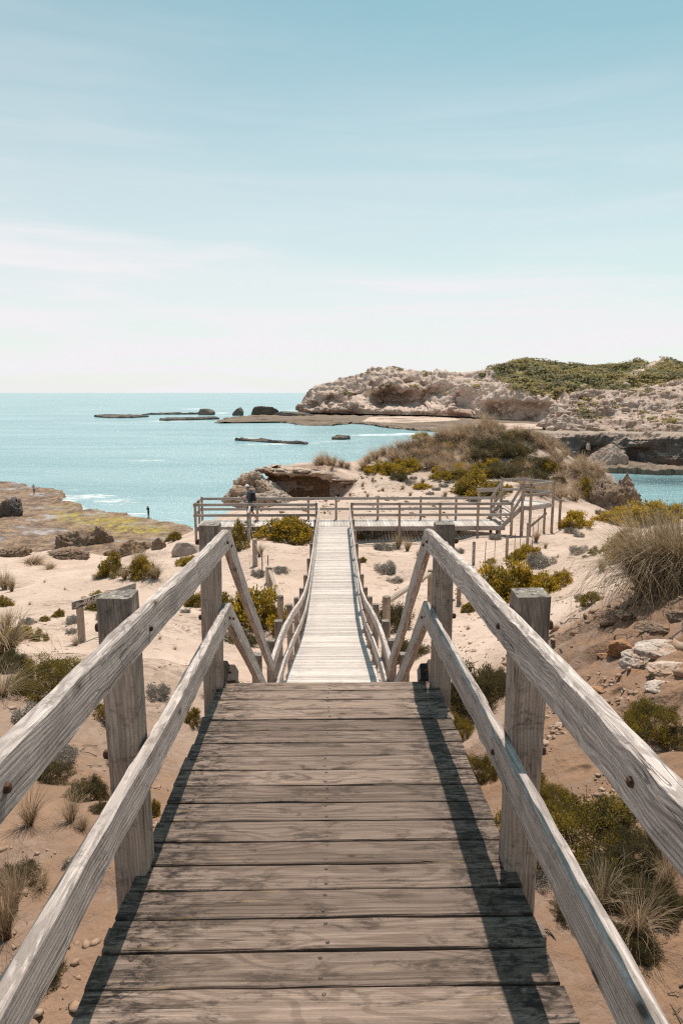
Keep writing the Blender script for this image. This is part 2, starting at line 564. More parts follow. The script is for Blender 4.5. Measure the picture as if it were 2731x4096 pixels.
def m_sea():
    n = NT('turquoise_sea')
    c = n.pos()
    foam = n.attr('foam'); shade = n.attr('depth')
    big = n.noise(n.vmul(c, (0.5, 1.4, 1)), 0.012, 4, 0.6)
    col = n.mix(n.ramp(big, 0.35, 0.65), (0.235, 0.385, 0.405), (0.31, 0.465, 0.48))
    col = n.mix(shade, col, (0.012, 0.050, 0.058))
    chop = n.noise(n.vmul(c, (0.35, 1.0, 1)), 0.16, 4, 0.65)
    col = n.mix(n.ramp(chop, 0.5, 0.75, 0, 0.25), col, (0.34, 0.52, 0.54))
    swell = n.noise(n.vmul(c, (0.22, 1.0, 1)), 0.055, 5, 0.6, 0.5)
    col = n.mix(n.ramp(swell, 0.42, 0.62, 0.0, 0.38), col, (0.13, 0.29, 0.315))
    rip = n.noise(n.vmul(c, (0.3, 1.0, 1)), 0.5, 6, 0.75)
    col = n.mix(n.ramp(rip, 0.56, 0.70, 0.0, 0.40), col, (0.52, 0.66, 0.68))
    f1 = n.noise(n.vmul(c, (0.30, 1.0, 1.0)), 0.30, 8, 0.78, 1.2)
    f2 = n.noise(n.vmul(c, (0.5, 1.0, 1.0)), 1.1, 4, 0.7)
    ff = n.math('ADD', n.math('MULTIPLY', f1, 0.7), n.math('MULTIPLY', f2, 0.3))
    ff = n.math('ADD', n.math('MULTIPLY', n.math('SUBTRACT', ff, 0.5), 3.4), 0.5)
    thr = n.math('SUBTRACT', n.math('ADD', ff, n.math('MULTIPLY', foam, 1.15)), 1.22)
    fm = n.math('MULTIPLY', n.ramp(thr, -0.05, 0.30), 0.9)
    # stray white flecks: sun sparkle painted into the colour as small whitecaps
    glint = n.ramp(n.noise(n.vmul(c, (0.35, 1.1, 1)), 0.11, 6, 0.75), 0.735, 0.77)
    fm = n.math('MAXIMUM', fm, n.math('MULTIPLY', glint, 0.7))
    col = n.mix(fm, col, (0.78, 0.80, 0.80))
    h = n.math('ADD', n.noise(n.vmul(c, (0.45, 1.0, 1)), 0.35, 6, 0.65), n.math('MULTIPLY', n.noise(n.vmul(c, (0.6, 1.0, 1)), 2.2, 3, 0.6), 0.22))
    h = n.math('ADD', h, n.math('MULTIPLY', fm, 0.1))
    n.bump(h, 0.75, 1.1)
    n.b.inputs['IOR'].default_value = 1.33
    return n.done(col, n.math('ADD', 0.22, n.math('MULTIPLY', fm, 0.6)), 0.5)


M['sea'] = m_sea()


def m_leaf(name, stops, rough=0.6, trans=0.25):
    n = NT(name)
    t = n.attr('tint')
    rn = n.rnd()
    r = n.N('ShaderNodeValToRGB')
    e = r.color_ramp.elements
    e[0].position = 0.0; e[0].color = stops[0] + (1,)
    e[1].position = 1.0; e[1].color = stops[-1] + (1,)
    for i, s in enumerate(stops[1:-1]):
        x = e.new((i + 1) / (len(stops) - 1)); x.color = s + (1,)
    n.L(n.math('ADD', t, n.math('MULTIPLY', n.math('SUBTRACT', rn, 0.5), 0.25), True), r.inputs[0])
    col = r.outputs[0]
    n.done(col, rough, 0.25)
    tr = n.N('ShaderNodeBsdfTranslucent')
    n.L(col, tr.inputs[0])
    ms = n.N('ShaderNodeMixShader')
    ms.inputs[0].default_value = trans
    n.L(n.b.outputs[0], ms.inputs[1]); n.L(tr.outputs[0], ms.inputs[2])
    n.L(ms.outputs[0], n.out.inputs[0])
    return n.m


M['leaf_gold'] = m_leaf('golden_cushion_leaves', [(0.10, 0.085, 0.03), (0.24, 0.175, 0.03), (0.46, 0.30, 0.03), (0.58, 0.39, 0.04)], 0.6, 0.35)
M['leaf_olive'] = m_leaf('olive_leaves', [(0.085, 0.072, 0.032), (0.165, 0.128, 0.035), (0.29, 0.205, 0.04), (0.44, 0.295, 0.04)], 0.6, 0.35)
M['leaf_heath'] = m_leaf('dark_heath_leaves', [(0.06, 0.055, 0.035), (0.105, 0.092, 0.05), (0.175, 0.135, 0.058), (0.29, 0.20, 0.062)], 0.6, 0.35)
M['leaf_grey'] = m_leaf('grey_saltbush_leaves', [(0.16, 0.14, 0.115), (0.26, 0.235, 0.20), (0.36, 0.325, 0.28), (0.48, 0.44, 0.39)])
M['leaf_grass'] = m_leaf('dry_tussock_blades', [(0.15, 0.105, 0.06), (0.30, 0.21, 0.12), (0.44, 0.33, 0.205), (0.58, 0.47, 0.33)], 0.55, 0.35)
M['leaf_rust'] = m_leaf('rusty_tussock_blades', [(0.19, 0.13, 0.08), (0.35, 0.24, 0.15), (0.50, 0.36, 0.235), (0.62, 0.47, 0.33)], 0.6, 0.4)
M['twig'] = m_plain('grey_twig_bark', (0.15, 0.11, 0.085), 0.85, 0.3, 0, 30)
M['scrub'] = m_leaf('far_scrub_leaves', [(0.13, 0.13, 0.08), (0.22, 0.195, 0.095), (0.33, 0.26, 0.10), (0.42, 0.32, 0.12)], 0.7, 0.35)

# ------------------------------------------------------------------ boardwalk survey lines
DZ0, DSL = CAMZ - 1.66, 0.0501          # upper deck: height under the camera, fall per metre


def deck_z(y): return DZ0 - DSL * y


DECK_END = 4.225
STAIR_END, STAIR_Z = 7.1, CAMZ - 3.85
RAMP = [(7.1, -3.85), (8.5, -4.02), (9.7, -4.23), (11.1, -4.55), (12.45, -4.88), (14.3, -5.30), (16.5, -5.64), (18.5, -5.77), (29.6, -5.83)]
RAMP = [(a, CAMZ + b) for a, b in RAMP]


def ramp_z(y):
    return float(np.interp(y, [a for a, b in RAMP], [b for a, b in RAMP]))


def ramp_x(y): return -0.02 + (y - 4.2) * 0.0075


PLAT_Z = CAMZ - 5.83
PLAT_Y0, PLAT_Y1 = 29.62, 31.3
PLAT_X0, PLAT_X1 = -5.9, 7.75

# ------------------------------------------------------------------ terrain
CP = []
for x, y, z in [(0, 0, 15.3), (0, -5, 15.6), (-3, -5, 15.6), (4, -5, 15.9), (-2, 1.5, 15.2), (2, 1.5, 15.3), (0, 4.3, 15.0), (-1.3, 4.3, 15.0),
                (1.3, 4.3, 15.1), (-1.2, 7.2, 13.55), (1.2, 7.2, 13.7), (0, 7.2, 13.55), (0, 9.9, 13.1), (0, 12, 12.6), (0, 14.3, 12.15),
                (0, 17.5, 11.85), (0, 22, 11.75), (0, 29, 11.7), (1.7, 7, 14.2), (2.2, 9.5, 13.7), (2.0, 12, 12.95), (2.5, 15, 12.35),
                (-2, 12, 12.8), (-2, 17, 12.0), (-2, 22, 11.8), (3, 19, 12.0), (3, 25, 11.75), (3, 30, 11.6), (-3, 30, 11.65), (6, 30, 11.65),
                (-5, 4, 15.25), (-9, 4, 15.6), (-9, 9, 14.4), (7, 8, 16.3), (12, 8, 17.2), (12, 14, 15.6), (9, 3, 16.6), (12, -4, 16.8), (-12, -4, 16.0),
                (20, 20, 14.8), (24, 40, 11.0), (30, 60, 4.0), (-14, 14, 12.6), (-20, 25, 10.6), (-26, 45, 6.5),
                (-10, 75, 0.2), (-2, 72, 2.0), (-4, 62, 5), (-7, 55, 5.5), (-8, 48, 7.0), (2, 80, -2), (10, 90, -2), (20, 95, -3), (35, 85, -3), (45, 70, 0), (50, 110, -3),
                (-45, 60, 2.0), (-45, 90, -1.5), (-20, 110, -4), (0, 110, -4), (-45, 110, -4), (-40, 30, 9)]:
    CP.append((x, y, z))
for u, v, D in [(100, 2750, 8.2), (60, 3300, 4.2), (325, 2572, 12.7), (50, 2400, 20), (50, 2290, 32), (300, 2290, 33), (689, 2165, 42), (450, 2250, 40),
                (100, 2235, 52), (300, 2222, 55), (600, 2400, 17.5), (560, 2500, 13.5), (680, 2650, 9.6), (900, 2200, 26.5), (700, 2185, 33),
                (740, 2135, 40), (1150, 2052, 34), (1500, 1962, 42), (1700, 1902, 50), (1700, 1852, 56), (1400, 1902, 50), (1290, 1862, 53), (1120, 1873, 49),
                (1900, 1722, 62), (1750, 1745, 61), (2050, 1722, 62), (1600, 1790, 59), (1480, 1815, 58), (2200, 1790, 58), (2290, 1850, 55), (2380, 1888, 52), (2460, 1915, 50), (2200, 1965, 42), (2400, 2085, 36),
                (2480, 2060, 44), (2540, 2120, 33), (2600, 2135, 27), (2731, 2120, 25), (2500, 2250, 19), (2300, 2285, 20), (2110, 2395, 18.5), (1900, 2350, 20),
                (2450, 2390, 11.2), (2560, 2350, 9.6), (2731, 2260, 9.2), (2400, 2520, 9), (2250, 2560, 8.7), (2650, 2650, 6.8), (2300, 2900, 5.4),
                (2500, 2800, 5.8), (2731, 2850, 5.0), (2250, 2400, 14), (1700, 2250, 25)]:
    q = P(u, v, D)
    CP.append((q.x, q.y, q.z))
CPA = np.array(CP)


def tps_fit(A):
    n = len(A)
    d = np.linalg.norm(A[:, None, :2] - A[None, :, :2], axis=-1)
    K = np.where(d > 0, d * d * np.log(d + 1e-9), 0) + np.eye(n) * 0.6
    Pm = np.hstack([np.ones((n, 1)), A[:, :2]])
    Z = np.zeros((3, 3))
    W = np.linalg.solve(np.block([[K, Pm], [Pm.T, Z]]), np.concatenate([A[:, 2], np.zeros(3)]))
    return W


TW = tps_fit(CPA)


def h_base(x, y):
    x = np.asarray(x, float); y = np.asarray(y, float)
    s = TW[-3] + TW[-2] * x + TW[-1] * y
    for i in range(len(CPA)):
        d2 = (x - CPA[i, 0]) ** 2 + (y - CPA[i, 1]) ** 2
        s = s + TW[i] * 0.5 * d2 * np.log(d2 + 1e-9)
    return s


def rough_zone(x, y):
    return smooth(1.6, 3.2, x) * smooth(13, 9, y) * smooth(1.5, 3.5, y)


LEDGE_A, LEDGE_B = P(1018, 1876, 46.5), P(1440, 1950, 45.2)


def h_ground(x, y):
    x = np.asarray(x, float); y = np.asarray(y, float)
    z = h_base(x, y)
    p = np.stack([x, y, 0 * x], -1)
    r = np.hypot(x, y)
    amp = 0.05 + 0.012 * np.clip(r - 5, 0, 40)
    z = z + amp * fbm(p * 0.35, 3) + 0.07 * fbm(p * 1.1 + 9, 4, 0.6)
    w = rough_zone(x, y)
    z = z + w * (0.20 * fbm(p * np.array([1.9, 3.2, 1]) + 3, 4, 0.62, True) + 0.07 * fbm(p * np.array([4.5, 6.0, 1]), 3, 0.6, True))
    nr = smooth(7.5, 5.5, y) * smooth(0.8, 1.4, np.abs(x))
    z = z + nr * (0.05 * fbm(p * 3.1 + 40, 4, 0.6, True) + 0.02 * fbm(p * 11, 2))
    # broken edge where the sand drops to the inlet
    wd = smooth(0.418, 0.446, x / np.maximum(y, 1.0) + 0.012 * fbm(p * 0.5, 3)) * smooth(38.5, 42.5, y)
    z = z + (np.minimum(z, 0.3) - z) * wd
    # hollow in front of the undercut ledge
    lf = np.clip((x - LEDGE_A.x) / (LEDGE_B.x - LEDGE_A.x), -1, 2)
    ld = 46.5 - 1.3 * lf
    wc = smooth(39.0, 42.5, y) * smooth(-0.25, 0.0, lf) * smooth(1.0, 0.72, lf) * (y < ld + 1.7)
    z = np.where(z > 10.7, z + (10.7 - z) * wc, z)
    # keep clear of the underside of the walkways
    lim = np.where(y < DECK_END, DZ0 - DSL * y - 0.45, 99.0)
    lim = np.where((y >= DECK_END) & (y < STAIR_END), 16.05 - 0.733 * (y - DECK_END) - 0.45, lim)
    ry = np.interp(y, [a for a, b in RAMP], [b for a, b in RAMP])
    lim = np.where((y >= STAIR_END) & (y < 29.6), ry - 0.22, lim)
    lim = np.where((y >= 29.0) & (y < 32.2) & (x > -7) & (x < 10.5), PLAT_Z - 0.30, lim)
    wx = np.where((y >= 29.0) & (y < 32.2), 0.0, smooth(0.9, 1.9, np.abs(x)))
    z = np.where(z > lim, lim * (1 - wx) + z * wx, z)
    return np.maximum(z, -4.0)


REEF_EDGE = [PZ(u, v, 0.7) for u, v in [(-700, 1925), (-300, 1930), (60, 1937), (150, 1950), (240, 1975), (270, 2000), (330, 2028), (450, 2058), (600, 2086), (700, 2094), (775, 2106), (800, 2135)]]


def build_terrain():
    nx, ny = 330, 360
    tx = np.linspace(-4.75, 4.75, nx); ty = np.linspace(-2.3, 4.93, ny)
    X = 0.95 * np.sinh(tx); Y = 4.5 + 1.5 * np.sinh(ty)
    XX, YY = np.meshgrid(X, Y)
    ZZ = h_ground(XX, YY)
    V = np.stack([XX, YY, ZZ], -1).reshape(-1, 3)
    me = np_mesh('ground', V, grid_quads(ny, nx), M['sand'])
    x, y, z = V.T
    p = np.stack([x, y, 0 * x], -1)
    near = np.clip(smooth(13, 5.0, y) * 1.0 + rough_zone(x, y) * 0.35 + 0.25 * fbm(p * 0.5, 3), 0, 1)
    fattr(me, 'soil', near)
    rk = smooth(3.2, 1.2, z + 0.5 * fbm(p * 0.2, 3))
    fattr(me, 'rock', rk)
    fattr(me, 'algae', np.zeros(len(x)))
    lit = smooth(0.05, 0.5, fbm(p * 0.7 + 31, 3)) * np.where(y < 40, 0.55, 0.3)
    hill = smooth(40, 46, y) * smooth(-0.5, 5, x) * smooth(34, 24, x)
    fattr(me, 'litter', np.clip(lit + 0.6 * hill, 0, 1))
    o = bpy.data.objects.new('ground', me)
    COL.objects.link(o)
    tag(o, kind='structure')
    # tidal reef flat below the bank
    x0, x1, y0, y1, st = -95.0, -6.0, 52.0, 135.0, 0.55
    X = np.arange(x0, x1, st); Y = np.arange(y0, y1, st)
    XX, YY = np.meshgrid(X, Y)
    poly = np.array([(q.x, q.y) for q in REEF_EDGE])
    p = np.stack([XX, YY, 0 * XX], -1)
    # signed distance seaward of the edge line (edge is a function y(x) with wobble)
    o_ = np.argsort(poly[:, 0])
    ey = np.interp(XX, poly[o_, 0], poly[o_, 1])
    sd = ey + 3.2 * fbm(p * 0.16, 4) + 1.2 * fbm(p * 0.6, 3) - YY
    top = 0.75 + 0.35 * fbm(p * 0.12 + 5, 4) + 0.16 * fbm(p * 0.8, 3, 0.6, True)
    lip = 0.25 * np.exp(-((sd - 1.2) / 1.4) ** 2)
    Z = np.where(sd > 0, top + lip, -1.5) * smooth(-0.2, 0.5, sd) - 1.5 * (1 - smooth(-0.2, 0.5, sd))
    V = np.stack([XX, YY, Z], -1).reshape(-1, 3)
    me = np_mesh('reef', V, grid_quads(len(Y), len(X)), M['sand'])
    n = V.shape[0]
    fattr(me, 'soil', np.zeros(n)); fattr(me, 'rock', np.ones(n)); fattr(me, 'litter', np.zeros(n))
    sdr = sd.ravel(); xr = V[:, 0]
    al = np.exp(-((sdr - 7 - 2.5 * fbm(V * 0.05, 2)) / 3.4) ** 2) * smooth(-46, -36, xr) * smooth(-18, -24, xr)
    fattr(me, 'algae', np.clip(al * 1.3, 0, 1))
    o = bpy.data.objects.new('reef', me)
    COL.objects.link(o)
    tag(o, kind='structure')


build_terrain()


def G(u, v, dmax=75.0):
    """where the sight line through a photo point meets the ground"""
    d = ray(u, v)
    D = 2.0 * (dmax / 2.0) ** np.linspace(0, 1, 700)
    t = D / d.y
    z = h_ground(d.x * t, D)
    rz = CAMZ + d.z * t
    k = np.argmax(rz <= z)
    if not (rz <= z).any():
        k = len(D) - 1
    return Vector((d.x * t[k], D[k], float(z[k])))


def gz(x, y): return float(h_ground(np.array([x]), np.array([y]))[0])


# ------------------------------------------------------------------ sea
def build_sea():
    nr, na = 520, 420
    r = 30.0 * (40000.0 / 30.0) ** np.linspace(0, 1, nr)
    a = np.radians(np.linspace(-62, 62, na))
    A, RR = np.meshgrid(a, r)
    X = RR * np.sin(A); Y = RR * np.cos(A)
    foam = np.zeros_like(X)
    # breakers and backwash, each a patch on the water (u, v, half width px, half depth m)
    for u, v, w, dp, s in [(780, 1636, 70, 26, 1.0), (890, 1652, 45, 26, 1.0), (1090, 1640, 110, 30, 0.75), (1170, 1640, 60, 30, 0.8),
                           (560, 1655, 230, 22, 0.5), (440, 1668, 120, 14, 0.75), (700, 1684, 240, 14, 0.85), (1100, 1708, 330, 12, 0.6), (1000, 1752, 130, 7, 0.75),
                           (1120, 1776, 210, 7, 0.85), (1330, 1765, 150, 9, 0.75), (1500, 1740, 260, 12, 0.8), (1650, 1735, 160, 10, 0.85),
                           (650, 1842, 260, 3.5, 0.72), (420, 1864, 160, 3, 0.55), (90, 1862, 140, 4, 0.62), (60, 1878, 150, 3, 0.55), (900, 1850, 250, 4, 0.45),
                           (380, 1985, 150, 5.0, 0.95), (300, 1990, 140, 6, 0.85), (460, 2010, 170, 6, 0.75), (520, 2060, 190, 4, 0.65), (690, 2082, 110, 3.5, 0.65), (330, 1960, 200, 5, 0.6),
                           (420, 2040, 120, 3, 0.5), (2440, 1885, 120, 4, 0.8), (2650, 1888, 150, 3, 0.6), (1190, 1800, 80, 5, 0.35)]:
        q = PZ(u, v, 0.0)
        hw = w * q.y / F_PX
        g = np.exp(-((X - q.x) / hw) ** 2 - ((Y - q.y) / dp) ** 2)
        foam = np.maximum(foam, g * s)
    # swash along the reef edge
    poly = np.array([(q.x, q.y) for q in REEF_EDGE]); o_ = np.argsort(poly[:, 0])
    ey = np.interp(X, poly[o_, 0], poly[o_, 1])
    foam = np.maximum(foam, 0.75 * np.exp(-((Y - ey - 1.0) / 3.5) ** 2) * (X < -12) * (X > -70))
    V = np.stack([X, Y, 0 * X], -1).reshape(-1, 3)
    me = np_mesh('sea', V, grid_quads(nr, na)[:, ::-1], M['sea'])
    fattr(me, 'foam', foam)
    # weed-dark water in the sheltered inlet on the right
    dp_ = np.zeros_like(X)
    q = PZ(2680, 1925, 0)
    dp_ = np.maximum(dp_, 0.85 * np.exp(-((X - q.x) / 16) ** 2 - ((Y - q.y) / 9) ** 2))
    fattr(me, 'depth', dp_)
    o = bpy.data.objects.new('sea', me)
    COL.objects.link(o)
    tag(o, kind='structure')


build_sea()


# ------------------------------------------------------------------ headland and cliffs
def relief_normals(V3):
    du = np.gradient(V3, axis=1); dv = np.gradient(V3, axis=0)
    n = np.cross(du, dv)
    return n / (np.linalg.norm(n, axis=-1, keepdims=True) + 1e-9)


def land_sheet(name, cols, profile, nu, nt_, mat, amp, fr, back=60.0, veg=None, strat=0.0, kind='structure', zmin=-2.0, seed=0.0, hollows=()):
    """cols: (u, v_base, D_base, v_top, D_top). profile: t -> (fraction of height, fraction of depth)"""
    C = np.array(cols, float)
    us = np.linspace(C[0, 0], C[-1, 0], nu)
    vb, Db, vt, Dt = [np.interp(us, C[:, 0], C[:, k]) for k in (1, 2, 3, 4)]
    ts = np.linspace(0, 1, nt_)
    V = np.zeros((nt_ + 7, nu, 3))
    for j, u in enumerate(us):
        b = P(u, vb[j], Db[j]); t = P(u, vt[j], Dt[j])
        bz = b.z
        hf, df = profile(ts)
        D = Db[j] + (Dt[j] - Db[j]) * df
        d = ray(u, 1600)
        V[:nt_, j, 0] = d.x / d.y * D
        V[:nt_, j, 1] = D
        V[:nt_, j, 2] = bz + (t.z - bz) * hf
        for k in range(7):
            f = (k + 1) / 7.0
            Dk = Dt[j] + back * f
            V[nt_ + k, j] = (d.x / d.y * Dk, Dk, t.z + (zmin - t.z) * f ** 1.5)
    N_ = relief_normals(V)
    N_ = np.where(N_[..., 1:2] > 0.2, -N_, N_)
    p = V * fr + seed
    d = fbm(p, 5, 0.55) * 0.6 + fbm(p * 1.7 + 7, 4, 0.55, True) * 0.5
    T = np.concatenate([ts, np.ones(7)])[:, None]
    fade = smooth(0, 0.06, T) * (1 - 0.75 * smooth(0.93, 1.0, T))
    W = V + N_ * (d * amp * fade)[..., None]
    if strat:
        W[..., 1] += strat * fade * np.sin(W[..., 2] * 1.3 + 3 * fbm(p * 0.5, 2)) * (0.5 + 0.5 * fbm(p * 0.7 + 3, 2))
    UU = np.broadcast_to(us[None, :], T.shape[:1] + us.shape)
    for (hu, hw, ht, hh, dep) in hollows:
        g = np.exp(-(np.abs(UU - hu) / hw) ** 3 - (np.abs(T - ht) / hh) ** 3)
        W[..., 1] += dep * g
    me = np_mesh(name, W.reshape(-1, 3), grid_quads(nt_ + 7, nu), mat)
    vg = np.zeros(W.shape[:2]) if veg is None else np.clip(veg(UU, np.broadcast_to(T, UU.shape), W), 0, 1)
    fattr(me, 'veg', vg)
    o = bpy.data.objects.new(name, me)
    COL.objects.link(o)
    tag(o, kind=kind)
    return W, vg, N_


def prof_cliff(ts):
    # steep lower wall, then the slope eases back to the crest
    return ts, np.clip(0.16 * ts + 0.84 * np.clip((ts - 0.30) / 0.70, 0, 1) ** 1.25, 0, 1)


SKY_A = [(1196, 1640), (1203, 1612), (1225, 1572), (1262, 1546), (1310, 1532), (1430, 1516), (1480, 1492), (1540, 1478), (1585, 1473), (1612, 1482), (1700, 1489), (1860, 1490),
         (1930, 1484), (2000, 1465), (2080, 1446), (2130, 1449), (2245, 1482), (2320, 1470), (2400, 1463), (2550, 1462), (2640, 1452), (2731, 1460), (2900, 1450), (3300, 1440)]
BASE_A = [(1196, 1650, 560), (1400, 1654, 535), (1700, 1660, 500), (1900, 1668, 455), (2180, 1690, 400), (2500, 1690, 385), (3300, 1690, 370)]
cols = []
for u, vt in SKY_A:
    vb = np.interp(u, [b[0] for b in BASE_A], [b[1] for b in BASE_A])
    Db = np.interp(u, [b[0] for b in BASE_A], [b[2] for b in BASE_A])
    dep = np.interp(u, [1196, 1260, 1480, 1900, 2200, 3300], [6, 30, 70, 90, 150, 170])
    cols.append((u, vb, Db, vt, Db + dep))


def veg_A(U, T, W):
    p = W * 0.035
    n = fbm(p, 4)
    lim = np.interp(U, [1900, 1960, 2040, 2200, 2320, 2800], [1.3, 0.85, 0.42, 0.36, 0.40, 0.40])
    v = smooth(-0.05, 0.08, T - lim + 0.16 * n)
    track = np.exp(-((U - (2640 - 330 * (1 - T))) / 26.0) ** 2) * smooth(0.5, 0.6, T)
    tip = 0.9 * np.exp(-((U - 1590) / 28) ** 2) * smooth(0.93, 0.97, T)
    specks = smooth(0.42, 0.5, fbm(W * 0.09 + 4, 3)) * smooth(0.3, 0.5, T) * 0.9
    sand = smooth(0.25, 0.45, fbm(W * 0.02 + 40, 3)) * 0.7
    return np.maximum(np.maximum(v - track * 0.95 - sand * smooth(2100, 1900, U), tip), specks)


WA, VA, NA = land_sheet('headland', cols, prof_cliff, 700, 130, M['headland'], 10.0, 0.060, 120, veg_A, 0.7,
                        hollows=[(1600, 110, 0.30, 0.17, 48), (1760, 55, 0.36, 0.18, 34), (1880, 50, 0.26, 0.15, 26), (1440, 42, 0.45, 0.14, 22), (1330, 36, 0.36, 0.14, 17), (1262, 22, 0.28, 0.12, 10), (1500, 25, 0.62, 0.08, 14), (1640, 30, 0.68, 0.07, 14), (1700, 22, 0.60, 0.07, 12), (2100, 140, 0.12, 0.12, 20)])


def prof_slope(ts):
    return ts, ts ** 1.15


def veg_B(U, T, W):
    specks = smooth(0.40, 0.47, fbm(W * 0.16 + 14, 3)) * 0.9
    up = smooth(0.80, 1.0, T + 0.2 * fbm(W * 0.05, 3)) * smooth(2600, 2450, U) * 0.0
    return np.maximum(specks * smooth(2260, 2330, U) * 0.7, up)


# pale boulder slope across the inlet
colsB = [(2172, 1706, 300, 1696, 303), (2200, 1722, 292, 1650, 306), (2235, 1728, 286, 1618, 312), (2300, 1732, 280, 1572, 330), (2330, 1733, 278, 1562, 340), (2480, 1735, 275, 1560, 352), (2600, 1737, 270, 1545, 360),
         (2731, 1739, 266, 1512, 372), (2900, 1740, 262, 1500, 380), (3300, 1740, 255, 1490, 390)]
WB, VB, NB = land_sheet('boulder_slope', colsB, prof_slope, 340, 100, M['slope'], 5.0, 0.075, 40, veg_B, 1.0, seed=11.0,
                        hollows=[(2360, 40, 0.72, 0.10, 9), (2450, 70, 0.2, 0.25, 12), (2600, 120, 0.30, 0.10, 8), (2250, 40, 0.5, 0.3, -5)])
# dark sea cliff at the water of the inlet
colsC = [(2060, 1790, 250, 1738, 252), (2140, 1815, 205, 1736, 208), (2230, 1832, 186, 1735, 190), (2350, 1848, 178, 1736, 184), (2500, 1862, 170, 1737, 177), (2620, 1872, 165, 1737, 172), (2731, 1878, 161, 1738, 169), (2900, 1885, 156, 1735, 166), (3300, 1890, 150, 1730, 160)]


def prof_wall(ts):
    return ts, 0.9 * smooth(0.86, 1.0, ts) + 0.10 * ts - 0.25 * np.exp(-((ts - 0.25) / 0.2) ** 2)


land_sheet('sea_cliff', colsC, prof_wall, 360, 70, M['cliff'], 2.6, 0.13, 130, None, 1.1, seed=23.0, hollows=[(2260, 40, 0.25, 0.25, 7), (2420, 60, 0.3, 0.3, 6), (2600, 70, 0.35, 0.25, 5)])


def scatter_scrub():
    """low wind-shorn scrub covering the far hills: one mass"""
    rng = np.random.default_rng(5)
    pts = []
    for W, Vg, cnt in ((WA, VA, 8000), (WB, VB, 700)):
        ny, nx = W.shape[:2]
        w = Vg.copy(); w[-5:] = 0
        w[:, :] *= (Vg > 0.45)
        pr = (w / w.sum()).ravel()
        idx = rng.choice(ny * nx, cnt, p=pr)
        q = W.reshape(-1, 3)[idx] + rng.normal(0, 1, (cnt, 3)) * np.array([1.2, 1.2, 0.15])
        pts.append(np.hstack([q, np.full((cnt, 1), 1.0 if W is WA else 0.62)]))
    pts = np.vstack(pts)
    # unit clump: loose shell of leaf-size facets
    V, Q, T = [], [], []
    base = []
    for k in range(11):
        th = rng.uniform(0, 6.283); ph = rng.uniform(0.1, 1.5)
        base.append((math.cos(th) * math.sin(ph), math.sin(th) * math.sin(ph), math.cos(ph) * 0.7))
    base = np.array(base)
    n = 0
    for x, y, z, sc in pts:
        s = sc * rng.uniform(1.0, 2.3)
        c = base + rng.normal(0, 0.22, base.shape)
        t1 = rng.normal(0, 1, base.shape); t1 -= (t1 * base).sum(1)[:, None] * base
        t1 /= np.linalg.norm(t1, axis=1)[:, None] + 1e-9
        t2 = np.cross(base, t1)
        e = 0.42
        quad = np.stack([c - t1 * e, c - t2 * e * 0.8, c + t1 * e, c + t2 * e * 0.8], 1) * s * np.array([1.35, 1.35, 0.62])
        V.append((quad + np.array([x, y, z + 0.1 * s])).reshape(-1, 3))
        Q.append(np.arange(n, n + 44).reshape(-1, 4)); n += 44
        tt = 0.5 + 0.5 * math.sin(x * 0.09 + y * 0.05) * 0.5 + rng.uniform(-0.3, 0.3)
        T.append(np.clip(tt + rng.uniform(-0.15, 0.15, 11), 0, 1))
    me = np_mesh('scrub', np.vstack(V), np.vstack(Q), M['scrub'], False)
    fattr(me, 'tint', np.concatenate(T), 'FACE')
    o = bpy.data.objects.new('scrub', me)
    COL.objects.link(o)
    tag(o, 'green and gold coastal scrub covering the far hilltops', 'scrub', kind='stuff')


scatter_scrub()


def rock_mesh(name, rx, ry, rz, seed, mat, amp=0.35, fr=1.3, sub=4, flat=0.35, cut=None, strata=0.0, ridge=0.5, rough=1.0, ztop=None):
    bm = bmesh.new()
    bmesh.ops.create_icosphere(bm, subdivisions=sub, radius=1.0)
    V = np.array([v.co[:] for v in bm.verts])
    d = fbm(V * fr + seed * 7.7, 4, 0.55) + ridge * fbm(V * fr * 1.9 + seed, 4, 0.55, True)
    rr = np.random.default_rng(int(seed * 13) + 5)
    W = V * (1 + amp * 0.6 * d)[:, None]
    for _ in range(16):
        nrm = rr.normal(0, 1, 3); nrm /= np.linalg.norm(nrm)
        e = np.maximum(0, W @ nrm - rr.uniform(0.50, 0.88))
        W = W - (e * 0.92)[:, None] * nrm
    if ztop:
        W[:, 2] = np.where(W[:, 2] > ztop, ztop + (W[:, 2] - ztop) * 0.12, W[:, 2])
    W = W + V * (rough * amp * (0.22 * fbm(V * fr * 4 + seed, 4, 0.6, True) + 0.10 * fbm(V * fr * 11 + seed, 3, 0.6)))[:, None]
    W *= 1.22
    if strata:
        W[:, :2] *= (1 + strata * np.sin(W[:, 2] * 9 + 2 * fbm(V * 1.5 + seed, 2)))[:, None]
    W[:, 2] = np.where(W[:, 2] < -flat, -flat + (W[:, 2] + flat) * 0.25, W[:, 2])
    W *= np.array([rx, ry, rz])
    for v, w in zip(bm.verts, W):
        v.co = w
    me = bpy.data.meshes.new(name)
    bm.to_mesh(me); bm.free()
    me.materials.append(mat)
    if sub >= 3:
        me.shade_smooth()
    return me


def rock(name, loc, rx, ry, rz, seed, mat, label, cat='rock', group=None, rot=0.0, **kw):
    me = rock_mesh(name, rx, ry, rz, seed, mat, **kw)
    o = bpy.data.objects.new(name, me)
    o.location = loc; o.rotation_euler = (0, 0, rot)
    COL.objects.link(o)
    return tag(o, label, cat, group)


